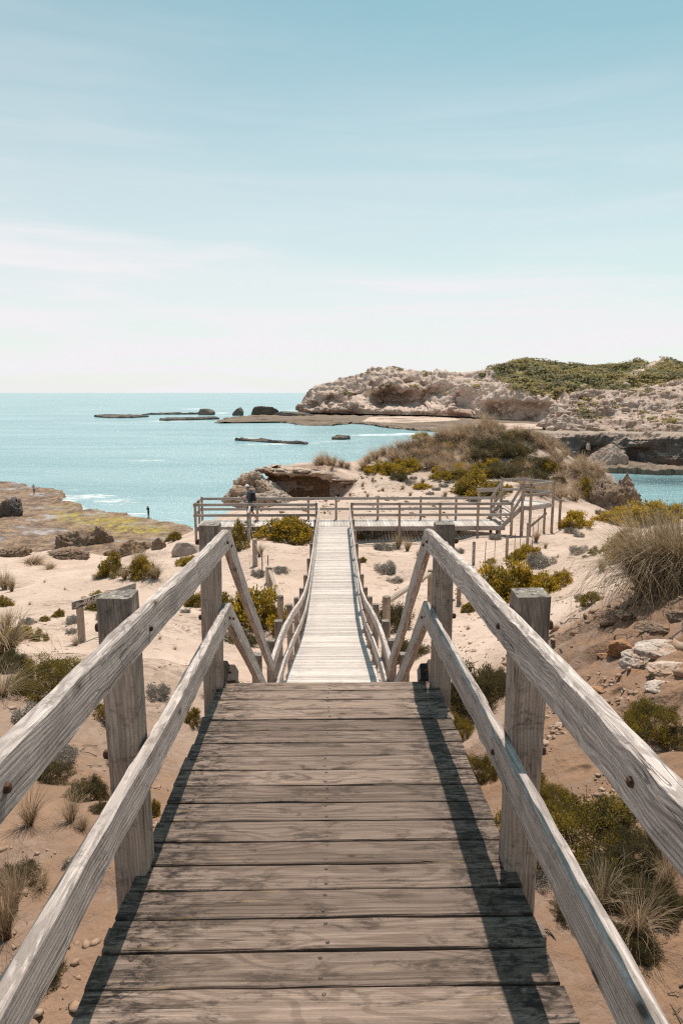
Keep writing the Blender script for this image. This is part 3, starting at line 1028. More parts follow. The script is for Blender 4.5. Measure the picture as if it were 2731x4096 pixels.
def rock_px(name, u, v, wpx, hpx, D, seed, mat, label, depth=0.8, **kw):
    kw['sub'] = 5
    """rock with its foot at the sight line (u, v), D ahead"""
    q = P(u, v, D)
    s = q.y / F_PX
    rx = wpx * s * 0.5; rz = hpx * s
    return rock(name, (q.x, q.y + rx * depth * 0.5, q.z), rx * 0.9, rx * depth, rz * 0.85, seed, mat, label, **kw)


# rock stacks standing in the far water
rock_px('sea_stack', 828, 1655, 66, 26, 560, 1.0, M['sea_rock'], 'small dark rock stack at the seaward end of the far reef', 'rock' and 0.7, sub=4, amp=0.22)
rock_px('sea_stack', 1050, 1655, 132, 52, 540, 2.0, M['sea_rock'], 'largest dark flat-topped rock stack beside the headland point', 0.6, sub=4, amp=0.28, fr=1.1, ztop=0.42, rough=2.0)
rock_px('sea_stack', 955, 1655, 52, 27, 545, 3.0, M['sea_rock'], 'low dark rock touching the left side of the big sea stack', 0.7, sub=4, amp=0.25)
rock_px('sea_stack', 1170, 1662, 180, 18, 528, 4.0, M['sea_rock'], 'long low rock ledge between the big sea stack and the headland', 0.5, sub=4, amp=0.25)


def slab(name, outline, z0, z1, mat, wob=2.0, fr=0.03, seed=0.0, kind='structure', sub=34):
    """flat irregular rock shelf from a surveyed outline"""
    pts = []
    n = len(outline)
    for i in range(n):
        a, b = outline[i], outline[(i + 1) % n]
        for k in range(sub):
            t = k / sub
            pts.append((a[0] + (b[0] - a[0]) * t, a[1] + (b[1] - a[1]) * t))
    A = np.array(pts)
    p3 = np.hstack([A, np.zeros((len(A), 1))])
    A = A + wob * 1.8 * np.stack([fbm(p3 * fr * 4 + seed, 5, 0.7), fbm(p3 * fr * 4 + 50 + seed, 5, 0.7)], -1)
    c = A.mean(0)
    m = len(A)
    rings = [(1.0, z0), (1.0, z1 - 0.25 * (z1 - z0)), (0.985, z1), (0.95, z1 + 0.1), (0.90, z1), (0.82, z1 + 0.15), (0.72, z1), (0.6, z1 + 0.1), (0.45, z1), (0.25, z1 + 0.1)]
    V = []
    for f, z in rings:
        q = c + (A - c) * f
        pz = np.hstack([q, np.zeros((m, 1))])
        V.append(np.hstack([q, (z + ((0.9 * fbm(pz * 0.13 + seed, 4, 0.6, True) - 0.15) * (1.0 if mat is not M['sand'] else 0.2) if z > z0 else np.zeros(m)))[:, None]]))
    V = np.vstack(V + [np.array([[c[0], c[1], z1]])])
    Fc = []
    for r in range(len(rings) - 1):
        for i in range(m):
            j = (i + 1) % m
            Fc.append((r * m + i, r * m + j, (r + 1) * m + j, (r + 1) * m + i))
    L_ = (len(rings) - 1) * m
    for i in range(m):
        Fc.append((L_ + i, L_ + (i + 1) % m, len(V) - 1))
    me = mesh_from(name, V, Fc, mat)
    o = bpy.data.objects.new(name, me)
    COL.objects.link(o)
    tag(o, kind=kind)
    return o


def plan(pxs, z=0.5): return [tuple(PZ(u, v, z)[:2]) for u, v in pxs]


slab('rock_shelf', plan([(860, 1690), (945, 1681), (1060, 1684), (1150, 1690), (1240, 1700), (1330, 1700), (1400, 1690), (1480, 1697), (1560, 1710), (1700, 1722), (1850, 1720), (2050, 1722), (2300, 1705), (2300, 1680), (1900, 1660), (1500, 1654), (1200, 1654), (1000, 1662), (900, 1672)]), -1, 0.6, M['shelf'], 3.0)
slab('rock_shelf', plan([(650, 1681), (740, 1679), (830, 1676), (880, 1674), (860, 1670), (700, 1674), (640, 1676)]), -1, 0.9, M['sea_rock'], 2.0)
slab('rock_shelf', plan([(372, 1665), (440, 1670), (540, 1669), (600, 1665), (520, 1660), (400, 1661)]), -1, 0.9, M['sea_rock'], 2.0)
slab('rock_shelf', plan([(560, 1657), (700, 1656), (850, 1655), (860, 1653), (700, 1653)]), -1, 0.9, M['sea_rock'], 2.0)
slab('rock_shelf', plan([(945, 1757), (1040, 1763), (1120, 1768), (1220, 1773), (1232, 1770), (1130, 1764), (1040, 1757), (960, 1753)]), -1, 0.5, M['sea_rock'], 0.8)
slab('rock_shelf', plan([(1325, 1753), (1370, 1754), (1398, 1752), (1390, 1747), (1345, 1747)]), -1, 0.7, M['sea_rock'], 0.8)
slab('beach', plan([(1440, 1686), (1600, 1689), (1760, 1684), (1835, 1678), (1820, 1668), (1600, 1664), (1480, 1666)], 1.2), 0.0, 0.9, M['sand'], 2.0)
slab('beach', plan([(1880, 1712), (2060, 1714), (2190, 1710), (2190, 1694), (2000, 1690), (1900, 1694)], 1.2), 0.0, 0.9, M['sand'], 2.0)
slab('rock_shelf', plan([(2320, 1868), (2420, 1880), (2560, 1886), (2640, 1890), (2731, 1888), (2900, 1895), (3200, 1895), (3200, 1850), (2731, 1856), (2550, 1856), (2400, 1845), (2300, 1840)], 0.6), -1, 0.9, M['shelf'], 1.2, 0.08)
rock_px('fallen_block', 2452, 1856, 190, 78, 160, 5.0, M['slope'], 'great pale fallen block leaning against the dark sea cliff', 0.5, sub=5, amp=0.30, fr=1.4)
rng = random.Random(77)
for k, (u, v, w, h) in enumerate([(2330, 1850, 70, 24), (2400, 1866, 60, 22), (2600, 1878, 60, 22), (2690, 1880, 80, 26), (2560, 1874, 40, 16), (2353, 1785, 24, 26)]):
    rock_px('shore_rock', u, v + 4, w, h, 158 if k < 5 else 172, 30.0 + k, M['brown_rock'] if k < 5 else M['slope'],
            ['brown shore rock left of the fallen block', 'brown shore rock at the foot of the fallen block', 'brown shore rock under the dark cliff, right of the fallen block',
             'broad brown shore rock beside the right photo edge', 'small brown shore rock just right of the fallen block', 'pale rock stuck in the dark cliff above the fallen block'][k], 0.8, sub=3, amp=0.3)
# boulders on the pale slope and along the foot of the headland: past counting, one mass
def rubble(name, W, cnt, smin, smax, mat, label, tmin, tmax, cond=None, seed=1):
    rng = np.random.default_rng(seed)
    ny, nx = W.shape[:2]
    V, Q = [], []
    bm = bmesh.new(); bmesh.ops.create_icosphere(bm, subdivisions=1, radius=1.0)
    B = np.array([v.co[:] for v in bm.verts]); Fq = np.array([[v.index for v in f.verts] for f in bm.faces]); bm.free()
    n = 0; k = 0
    while k < cnt:
        j = rng.integers(0, nx); i = rng.integers(int(tmin * (ny - 7)), int(tmax * (ny - 7)))
        q = W[i, j]
        k += 1
        if cond is not None and not cond(q): continue
        s = smin * (smax / smin) ** (rng.random() ** 2.2)
        b = B * (1 + 0.35 * fbm(B * 1.3 + k * 3.1, 2))[:, None] * np.array([1.2, 1.0, 0.7]) * s
        V.append(b + q); Q.append(Fq + n); n += len(B)
    me = np_mesh(name, np.vstack(V), np.vstack(Q), mat, False)
    fattr(me, 'veg', np.zeros(n))
    o = bpy.data.objects.new(name, me); COL.objects.link(o)
    tag(o, label, 'rubble', kind='stuff')


rubble('boulder_scatter', WB, 1500, 0.35, 2.2, M['slope'], 'pale boulders strewn over the slope across the inlet', 0.02, 0.95, None, 3)
rubble('talus', WA, 800, 0.6, 3.2, M['headland'], 'fallen boulders on the face of the far headland', 0.02, 0.55, None, 4)


# ------------------------------------------------------------------ undercut limestone ledge behind the platform
def build_ledge():
    root = empty('limestone_ledge', P(1200, 1950, 46), 'undercut limestone ledge with pale slab top above an ochre hollow, behind the platform', 'rock ledge')
    ns = 90
    us = np.linspace(1018, 1440, ns)
    prof = [(3.5, 0.0, 0), (1.5, 0.02, 0), (0.5, 0.02, 0), (0.1, 0.0, 0), (-0.15, -0.12, 0), (0.0, -0.30, 0), (0.5, -0.42, 1), (1.2, -0.60, 1), (1.7, -0.95, 1), (1.8, -1.35, 1), (1.5, -1.75, 1), (1.0, -2.1, 1), (0.3, -2.5, 1), (-0.7, -2.9, 1), (-1.2, -3.4, 1)]
    prof = np.array(prof)
    k = np.linspace(0, len(prof) - 1, 44)
    pr = np.stack([np.interp(k, np.arange(len(prof)), prof[:, c]) for c in range(3)], -1)
    V = np.zeros((len(pr), ns, 3))
    for j, u in enumerate(us):
        f = (u - 1018) / (1440 - 1018)
        D = 46.5 - 1.3 * f
        vt = np.interp(u, [1018, 1100, 1250, 1340, 1400, 1440], [1876, 1880, 1886, 1905, 1930, 1950])
        a = P(u, vt, D)
        sc = np.interp(f, [0, 0.1, 0.75, 1.0], [0.55, 1.0, 0.9, 0.3])
        curl = np.interp(f, [0, 0.12], [1.0, 0.0])
        V[:, j, 0] = a.x + curl * pr[:, 0] * 0.5
        V[:, j, 1] = a.y + pr[:, 0] * sc
        V[:, j, 2] = a.z + pr[:, 1] * sc
    q = V * np.array([0.9, 0.9, 1.6])
    d = 0.30 * fbm(q, 5, 0.6) + 0.22 * fbm(q * 2.1 + 5, 4, 0.6, True)
    N_ = relief_normals(V)
    fade = np.ones(V.shape[:2]); fade[:3] *= 0.4
    V2 = V + N_ * (d * fade)[..., None]
    me = np_mesh('ledge_rock', V2.reshape(-1, 3), grid_quads(len(pr), ns), M['limestone'])
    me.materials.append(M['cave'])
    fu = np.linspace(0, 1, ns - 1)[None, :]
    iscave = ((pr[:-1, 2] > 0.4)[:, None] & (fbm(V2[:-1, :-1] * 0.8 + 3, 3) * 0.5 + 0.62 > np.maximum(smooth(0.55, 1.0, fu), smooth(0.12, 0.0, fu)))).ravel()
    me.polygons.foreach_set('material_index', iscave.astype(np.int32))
    put(bpy.data.objects.new('ledge_rock', me), root)
    # layered slabs along the lip
    rng = random.Random(4)
    for k in range(26):
        u = rng.uniform(1025, 1430)
        f = (u - 1018) / 422.0
        vt = np.interp(u, [1018, 1100, 1250, 1340, 1400, 1440], [1876, 1880, 1886, 1905, 1930, 1950])
        a = P(u, vt + rng.uniform(-4, 10), 46.5 - 1.3 * f + rng.uniform(-0.3, 0.5))
        m2 = rock_mesh('slab', rng.uniform(0.3, 0.8), rng.uniform(0.3, 0.6), rng.uniform(0.07, 0.14), k + 40.0, M['limestone'], 0.25, 1.4, 3, 0.6)
        put(bpy.data.objects.new('slab', m2), root, Matrix.Translation(a) @ Matrix.Rotation(rng.uniform(0, 6), 4, 'Z'))
    # tumbled nose of the ledge running down to the water
    for k, (u, v, w, h, D) in enumerate([(1010, 1960, 120, 70, 46), (985, 1985, 110, 50, 45), (950, 1998, 90, 40, 45), (1060, 1975, 110, 70, 45.5), (1020, 1930, 60, 50, 46.5), (1090, 2000, 120, 40, 44), (1000, 2010, 160, 40, 44)]):
        p = P(u, v, D)
        s = D / F_PX
        m2 = rock_mesh('tumbled_rock', w * s * 0.5, w * s * 0.5, h * s * 0.8, 60.0 + k, M['limestone'], 0.42, 1.5, 5, rough=2.2)
        put(bpy.data.objects.new('tumbled_rock', m2), root, Matrix.Translation(p))


build_ledge()
# dark crag at the right end of the dune
for k, (u, v, w, h, D, lab) in enumerate([
        (2440, 2062, 190, 135, 45.5, 'broad dark crag at the right foot of the dune above the inlet'),
        (2500, 2050, 110, 95, 45.0, 'overhanging dark crag jutting towards the inlet water'),
        (2500, 1990, 90, 95, 46.5, 'jagged upper crag with a pale side above the inlet water'),
        (2395, 1985, 110, 80, 47.5, 'brown crag half hidden by dry grass, left of the overhang'),
        (2560, 2075, 120, 36, 42.0, 'low pale rock ledge between the crag and the inlet water')]):
    rock_px('crag', u, v, w, h, D, 8.0 + k, M['brown_rock'] if k != 4 else M['limestone'], lab, 0.75, amp=0.45, fr=1.7, strata=0.05, rough=2.0)
# eroded blocks on the reef flat and the bank at left
for k, (nm, u, v, w, h, D, mat, lab, fr_) in enumerate([
        ('eroded_rock', 290, 2190, 160, 80, 66, 'brown_rock', 'large brown eroded rock with a flat crest, below the sand bank', 1.3),
        ('eroded_rock', 400, 2180, 100, 75, 66, 'brown_rock', 'brown rock block with a hollow, right of the largest eroded rock', 1.6),
        ('eroded_rock', 250, 2232, 180, 36, 54, 'brown_rock', 'low rubble ridge at the top of the sand bank', 2.0),
        ('eroded_rock', 520, 2220, 120, 52, 52, 'brown_rock', 'brown rubble rock in the middle of the bank edge', 1.8),
        ('eroded_rock', 570, 2205, 90, 50, 54, 'brown_rock', 'square brown rock with ochre top beside the dark shrub', 1.2),
        ('eroded_rock', 640, 2195, 60, 40, 52, 'brown_rock', 'grey brown rock at the foot of the sand path', 1.5),
        ('eroded_rock', 30, 2228, 150, 48, 56, 'brown_rock', 'long brown rock at the left photo edge above the sand', 1.8),
        ('eroded_rock', 35, 2066, 110, 66, 88, 'sea_rock', 'dark jagged rock standing on the reef at the left photo edge', 2.0),
        ('eroded_rock', 455, 2225, 70, 34, 53, 'brown_rock', 'small brown rock between the rubble ridge and the bank edge', 1.8),
        ('boulder', 758, 2222, 130, 62, 31.5, 'boulder', 'smooth grey tilted boulder beside the near left post', 0.9),
        ('boulder', 735, 2250, 60, 22, 29.5, 'boulder', 'small tan stone at the foot of the smooth grey boulder', 1.2)]):
    z_on = P(u, v, D)
    g = G(u, v, 74)
    D = g.y if g.z > 1.3 or nm == 'boulder' else PZ(u, v, 0.75).y
    rock_px(nm, u, v, w, h, D, 80.0 + k, M[mat], lab, 0.7, sub=4, amp=0.42 if nm != 'boulder' else 0.2, fr=fr_, rough=2.2 if nm != 'boulder' else 0.8)
# pale limestone and red clay showing through the near dune on the right
for k, (u, v, w, h, mat, lab) in enumerate([
        (2660, 2610, 170, 50, 'white_rock', 'white limestone outcrop poking from the near right dune'),
        (2580, 2650, 120, 60, 'white_rock', 'ridged white limestone rock left of the white outcrop'),
        (2690, 2680, 160, 40, 'white_rock', 'flat white limestone shelf at the right photo edge'),
        (2560, 2690, 90, 30, 'red_rock', 'dark red rock tucked under the ridged white limestone'),
        (2500, 2600, 110, 50, 'red_rock', 'rusty red clay lump left of the white limestone'),
        (2540, 2730, 50, 16, 'white_rock', 'small white stone below the red rock'),
        (165, 3400, 110, 36, 'boulder', 'flat grey stone between the dry tussocks at lower left'),
        (335, 3690, 80, 30, 'boulder', 'grey stone beside the deck at lower left'),
        (2250, 2905, 60, 22, 'white_rock', 'pale stone in the gravel behind the near right post'),
        (2620, 2520, 120, 40, 'brown_rock', 'brown eroded clod above the white limestone outcrop'),
        (2710, 2470, 140, 50, 'brown_rock', 'brown eroded ledge at the right photo edge of the dune'),
        (2500, 2480, 90, 26, 'brown_rock', 'low brown crust on the slope below the big tussock'),
        (2430, 2620, 70, 22, 'red_rock', 'small rusty clod left of the red clay lump'),
        (2640, 2760, 130, 34, 'white_rock', 'pale broken slab below the flat white shelf'),
        (2400, 2760, 80, 26, 'red_rock', 'red brown clod on the slope behind the near right rail')]):
    g = G(u, v)
    s = g.y / F_PX * 1.06
    rock('outcrop_stone', (g.x, g.y + w * s * 0.2, g.z - 0.05), w * s * (0.68 if k < 6 else 0.5), w * s * 0.5, h * s * 0.75, 120.0 + k, M[mat], lab, sub=5, amp=0.34, fr=1.7, flat=0.3, strata=0.05, rough=1.5)


def pebbles():
    """loose gravel and crumbs of rock on the near slopes"""
    rng = np.random.default_rng(8)
    bm = bmesh.new(); bmesh.ops.create_icosphere(bm, subdivisions=1, radius=1.0)
    B = np.array([v.co[:] for v in bm.verts]); Fq = np.array([[v.index for v in f.verts] for f in bm.faces]); bm.free()
    V, Q = [], []; n = 0
    zones = [((2.4, 6.0), (5.0, 11.0), 420, 0.02, 0.10), ((1.2, 5.5), (2.0, 9.5), 3000, 0.006, 0.042), ((1.4, 3.4), (3.6, 6.5), 3400, 0.006, 0.036), ((-3.6, -0.9), (1.5, 6.5), 3000, 0.004, 0.028), ((-7, -1.5), (6, 20), 700, 0.012, 0.04), ((2, 9), (10, 24), 900, 0.015, 0.06), ((-4, 6), (33, 48), 600, 0.03, 0.16)]
    for (xa, xb), (ya, yb), cnt, s0, s1 in zones:
        x = rng.uniform(xa, xb, cnt); y = rng.uniform(ya, yb, cnt)
        keep = fbm(np.stack([x * 0.9, y * 0.9, 0 * x], -1) + 77, 3) > -0.12
        x, y = x[keep], y[keep]
        z = h_ground(x, y)
        for a, b, c in zip(x, y, z):
            s = s0 * (s1 / s0) ** (rng.random() ** 2.5)
            q = (B + 0.30 * rng.normal(0, 1, B.shape).clip(-1.2, 1.2)) * np.array([1.25, 1.0, 0.55]) * s * rng.uniform(0.7, 1.2, 3)
            an = rng.uniform(0, 6.28); ca, sa = math.cos(an), math.sin(an)
            q = np.stack([q[:, 0] * ca - q[:, 1] * sa, q[:, 0] * sa + q[:, 1] * ca, q[:, 2]], -1)
            V.append(q + np.array([a, b, c + 0.2 * s])); Q.append(Fq + n); n += len(B)
    me = np_mesh('gravel', np.vstack(V), np.vstack(Q), M['gravel'], False)
    o = bpy.data.objects.new('gravel', me); COL.objects.link(o)
    tag(o, 'loose stones and gravel lying on the sand', 'gravel', kind='stuff')


pebbles()


# ------------------------------------------------------------------ timber
def beam_mesh(name, L_, W_, H_, mat, n=1, ch=0.006, jit=0.0, seed=0, top_mat=None, bow=0.0, cup=0.0):
    """squared timber with eased edges, length along X; jit wears the arrises"""
    rng = np.random.default_rng(int(seed) + 11)
    a, b = W_ / 2, H_ / 2
    c = ch
    sec = np.array([(-a + c, -b), (a - c, -b), (a, -b + c), (a, b - c), (a - c, b), (-a + c, b), (-a, b - c), (-a, -b + c)])
    m = len(sec)
    xs = np.linspace(-L_ / 2, L_ / 2, n + 1)
    V = []
    for i, x in enumerate(xs):
        s = sec.copy()
        if jit:
            s = s + rng.normal(0, jit, s.shape)
        if cup:
            s[:, 1] += cup * (s[:, 0] / a) ** 2
        s[:, 0] += bow * (1 - (2 * x / L_) ** 2)
        if jit and n > 12:
            s[:, 0] += 0.004 * math.sin(x * 1.3 + seed) + 0.0025 * math.sin(x * 3.1 + seed * 2)
            s[:, 1] += 0.003 * math.sin(x * 1.7 + seed * 3)
            if rng.random() < 0.30:
                kk = rng.integers(2, 7); s[kk] *= rng.uniform(0.88, 0.97)
        ex = rng.normal(0, jit, m) if jit and i in (0, n) else np.zeros(m)
        V += [(x + e, p[0], p[1]) for e, p in zip(ex, s)]
    Fc = []
    for i in range(n):
        for k in range(m):
            l = (k + 1) % m
            Fc.append((i * m + k, (i + 1) * m + k, (i + 1) * m + l, i * m + l))
    Fc.append(tuple(range(m)))
    Fc.append(tuple(n * m + k for k in reversed(range(m))))
    Fc = [tuple(reversed(f)) for f in Fc]
    me = mesh_from(name, V, Fc, mat)
    if top_mat:
        me.materials.append(top_mat)
        me.polygons[len(me.polygons) - 1].material_index = 1
    return me


def frame_mat(o_, x, up=(0, 0, 1)):
    X = Vector(x).normalized(); U = Vector(up)
    Y = U.cross(X).normalized(); Z = X.cross(Y)
    m = Matrix((X, Y, Z)).transposed().to_4x4()
    m.translation = o_
    return m


_seed = [0]
MESHC = {}


def stick(name, A, B, W_, H_, mat, parent, up=(0, 0, 1), n=1, ch=0.006, jit=0.0, top_mat=None, label=None):
    A, B = Vector(A), Vector(B)
    L_ = (B - A).length
    key = (name, round(L_, 3), W_, H_, mat.name, n, jit, bool(top_mat)) if n <= 2 else None
    _seed[0] += 1
    if key and key in MESHC:
        me = MESHC[key]
    else:
        me = beam_mesh(name, L_, W_, H_, mat, n, ch, jit, _seed[0], top_mat)
        if key: MESHC[key] = me
    o = bpy.data.objects.new(name, me)
    put(o, parent, frame_mat((A + B) / 2, B - A, up))
    if label: o['label'] = label
    return o


def post(x, y, z0, z1, w, parent, mat=None, name='post', n=2, lean=(0, 0), jit=0.0012, d=None, label=None):
    return stick(name, (x - lean[0], y - lean[1], z0), (x, y, z1), d or w, w, mat or M['post'], parent, up=(1, 0, 0), n=n, ch=0.008, jit=jit, top_mat=M['post_top'], label=label)


def disc_mesh(name, r, h, mat, k=8, dome=0.0):
    V = [(r * math.cos(6.2832 * i / k), r * math.sin(6.2832 * i / k), 0) for i in range(k)]
    V += [(r * 0.8 * math.cos(6.2832 * i / k), r * 0.8 * math.sin(6.2832 * i / k), h) for i in range(k)]
    V.append((0, 0, h + dome))
    Fc = [(i, (i + 1) % k, k + (i + 1) % k, k + i) for i in range(k)] + [(k + i, k + (i + 1) % k, 2 * k) for i in range(k)]
    return mesh_from(name, V, Fc, mat)


SCREW = disc_mesh('screw', 0.0075, 0.0012, M['screw'], 8, -0.0012)
BOLT = disc_mesh('bolt', 0.0125, 0.008, M['rust'], 8, 0.004)
WASHER = disc_mesh('bolt', 0.020, 0.026, M['rust'], 6, 0.006)
CXD = -0.02


def bolt(parent, pos, nrm, me=None):
    m = Vector(nrm).to_track_quat('Z', 'Y').to_matrix().to_4x4()
    m.translation = pos
    return put(bpy.data.objects.new('bolt', me or BOLT), parent, m)


# --- upper deck
def build_upper_deck():
    root = empty('upper_deck', (CXD, 3.0, deck_z(3.0) - 1.2), 'near plank deck of weathered boards the photographer stands on', 'deck')
    ang = -math.atan(DSL)
    ca = math.cos(ang)
    variants = [beam_mesh('plank', 1.425, 0.1355, 0.035, M['plank'], 8, 0.0035, 0.0010, 300 + k, None, random.Random(k).uniform(-0.003, 0.003), -0.0012) for k in range(6)]
    rng = random.Random(12)
    y = DECK_END - 0.07
    i = 0
    while y > -2.6:
        z = deck_z(y) - 0.0175 + rng.uniform(-0.0012, 0.0012)
        m = Matrix.Translation((CXD + rng.uniform(-0.008, 0.008), y, z)) @ Matrix.Rotation(ang, 4, 'X') @ Matrix.Rotation(rng.uniform(-0.0025, 0.0025), 4, 'Z')
        if rng.random() < 0.5: m = m @ Matrix.Rotation(math.pi, 4, 'Z')
        p = put(bpy.data.objects.new('plank', variants[i % 6]), root, m)
        if y > 1.2:
            for sx in (-0.005, -0.60, 0.60):
                for sy in (-0.042, 0.042):
                    put(bpy.data.objects.new('screw', SCREW), p, m @ Matrix.Translation((sx + rng.uniform(-0.006, 0.006), sy + rng.uniform(-0.004, 0.004), 0.0163)))
        y -= 0.145 * ca
        i += 1
    for x in (-0.60, 0.0, 0.60):
        stick('joist', (CXD + x, DECK_END - 0.10, deck_z(DECK_END) - 0.105), (CXD + x, -2.6, deck_z(-2.6) - 0.105), 0.045, 0.13, M['bearer'], root)
    for yb in (4.05, 2.2, 0.4, -1.5):
        stick('bearer', (CXD - 0.80, yb, deck_z(yb) - 0.235), (CXD + 0.80, yb, deck_z(yb) - 0.235), 0.07, 0.12, M['bearer'], root)


build_upper_deck()


def near_rail(side, label):
    root = empty('timber_railing', (CXD + side * 0.73, 2.34, 15.2), label, 'railing')
    xi = CXD + side * 0.6475
    up = (0, math.sin(math.atan(DSL)), math.cos(math.atan(DSL)))
    ya, yb = DECK_END + 0.02, -2.6
    rails = []
    for h, dx, nm in ((1.02 - 0.067, 0.0, 'top_rail'), (0.53 - 0.067, -side * 0.004, 'mid_rail')):
        A = (xi + dx, yb, deck_z(yb) + h); B = (xi + dx, ya, deck_z(ya) + h)
        rails.append(stick(nm, A, B, 0.046, 0.136, M['rail'], root, up=up, n=90, ch=0.008, jit=0.0016))
    for k, yp in enumerate((4.17, 2.34, 0.5, -1.34)):
        x = CXD + side * 0.730
        g = gz(x, yp)
        p = post(x, yp, g - 0.3, deck_z(yp) + (1.065 if k != 1 else 1.075), 0.118, root, n=14, jit=0.0016, lean=(side * 0.006 * (k - 1), 0.004))
        for r, h in zip(rails, (1.02 - 0.067, 0.53 - 0.067)):
            zz = deck_z(yp) + h
            bolt(r, (xi - side * 0.0235, yp, zz - 0.005), (-side, 0, 0))
            bolt(p, (x + side * 0.059, yp, zz), (side, 0, 0), WASHER)
    for yy in (1.25,):
        bolt(rails[0], (xi - side * 0.0235, yy, deck_z(yy) + 0.95), (-side, 0, 0))
    return root


near_rail(-1, 'near left railing of grey grained timber beside the deck, two rails on thick posts')
near_rail(1, 'near right railing of smoother grey timber beside the deck, two rails on thick posts')


# --- stairs down from the upper deck
def build_stairs():
    root = empty('staircase', (CXD, 5.6, 13.4), 'steep timber stairs dropping from the near deck to the long ramp', 'stairs')
    n = 11
    z0 = deck_z(DECK_END); dz = (z0 - STAIR_Z) / (n + 1); dy = (STAIR_END - DECK_END - 0.1) / (n + 1)
    for k in range(n):
        y = DECK_END + 0.06 + dy * (k + 0.6); z = z0 - dz * (k + 1)
        x = ramp_x(y)
        for t in (0, 1):
            stick('tread', (x - 0.66, y + t * 0.122 - 0.03, z - 0.0175), (x + 0.66, y + t * 0.122 - 0.03, z - 0.0175), 0.115, 0.035, M['plank'], root, ch=0.004)
    for s in (-1, 1):
        A = Vector((CXD + s * 0.685, DECK_END + 0.005, z0 + 0.045)); B = Vector((ramp_x(STAIR_END) + s * 0.685, STAIR_END, STAIR_Z - 0.10))
        st = stick('stringer', A, B, 0.048, 0.20, M['bearer'], root, n=3)
        # block bolted to the head of the stringer, standing proud of the deck
        A2 = Vector((CXD + s * 0.642, DECK_END + 0.012, z0 + 0.052))
        bl = stick('stringer_block', A2 + Vector((0, 0.03, 0)), A2 + Vector((0, 0.17, -0.10)), 0.062, 0.105, M['bracket'] if s > 0 else M['bearer'], root, n=2, ch=0.008, label='black bolted block at the head of the stairs' if s > 0 else 'dark weathered timber block at the head of the stairs')
        bolt(bl, A2 + Vector((0, 0.006, 0.012)), (0, -1, 0.3))
    return root


build_stairs()


def stair_rail(side, label):
    root = empty('stair_handrail', (CXD + side * 0.7, 6.6, 13.6), label, 'handrail')
    xi = CXD + side * 0.6475
    x2 = ramp_x(7.15) + side * 0.66
    ends = {}
    for h, hb, nm in ((0.953, 0.875, 'top_rail'), (0.463, 0.42, 'mid_rail')):
        ya = DECK_END + 0.045
        A = Vector((xi, ya, deck_z(ya) + h + 0.005)); B = Vector((x2, 7.12, STAIR_Z + hb))
        r = stick(nm, A, B, 0.046, 0.132, M['rail'], root, n=16, ch=0.006, jit=0.0012)
        bolt(r, A + Vector((-side * 0.024, 0.05, -0.06)), (-side, 0, 0))
    x = ramp_x(6.75) + side * 0.765
    post(x, 6.72, gz(x, 6.72) - 0.2, STAIR_Z + 1.18, 0.10, root)
    x = CXD + side * 0.735


stair_rail(-1, 'left handrail plunging from the near deck down the stairs')
stair_rail(1, 'right handrail plunging from the near deck down the stairs')


# --- the long ramp
def build_ramp():
    root = empty('ramp_walkway', (0.1, 18, 11.7), 'long narrow bleached plank ramp running down to the cross platform', 'walkway')
    rng = random.Random(31)
    variants = [beam_mesh('plank', 1.40, 0.139, 0.035, M['ramp_plank'], 1, 0.004, 0.0008, 400 + k) for k in range(5)]
    y = STAIR_END + 0.07
    i = 0
    while y < 29.56:
        dz = (ramp_z(y + 0.05) - ramp_z(y - 0.05)) / 0.1
        a = math.atan(dz)
        m = Matrix.Translation((ramp_x(y) + rng.uniform(-0.014, 0.014), y, ramp_z(y) - 0.0175 + rng.uniform(-0.003, 0.003))) @ Matrix.Rotation(a, 4, 'X') @ Matrix.Rotation(rng.uniform(-0.004, 0.004), 4, 'Z')
        if rng.random() < 0.5: m = m @ Matrix.Rotation(math.pi, 4, 'Z')
        put(bpy.data.objects.new('plank', variants[i % 5]), root, m)
        y += 0.147 * math.cos(a); i += 1
    ys = [a for a, b in RAMP]
    for s in (-0.60, 0, 0.60):
        for a, b in zip(ys[:-1], ys[1:]):
            stick('joist', (ramp_x(a) + s, a, ramp_z(a) - 0.105), (ramp_x(b) + s, b, ramp_z(b) - 0.105), 0.05, 0.13, M['bearer'], root)


build_ramp()
RP_Y = [9.0, 11.2, 13.2, 15.2, 17.3, 19.4, 21.5, 23.6, 25.7, 27.8, 29.45]


def ramp_rail(side, label):
    root = empty('timber_railing', (ramp_x(16) + side * 0.75, 16, 11.9), label, 'railing')
    ks = [7.05, 8.1] + RP_Y
    rng = random.Random(90 + side)
    for h, nm in ((0.875, 'top_rail'), (0.42, 'mid_rail')):
        for a, b in zip(ks[:-1], ks[1:]):
            b2 = b - 0.004
            o = stick(nm, (ramp_x(a) + side * 0.66, a, ramp_z(a) + h), (ramp_x(b2) + side * 0.66, b2, ramp_z(b2) + h), 0.046, 0.132, M['rail'], root, n=3, jit=0.001)
    for y in [7.9] + RP_Y[:-1]:
        x = ramp_x(y) + side * 0.736
        post(x, y, min(gz(x, y), ramp_z(y) - 0.2) - 0.2, ramp_z(y) + 1.0 + rng.uniform(-0.01, 0.02), 0.10, root, lean=(rng.uniform(-0.02, 0.02), 0))


ramp_rail(-1, 'left railing of the long ramp, rails bending where the ramp levels out')
ramp_rail(1, 'right railing of the long ramp, rails bending where the ramp levels out')


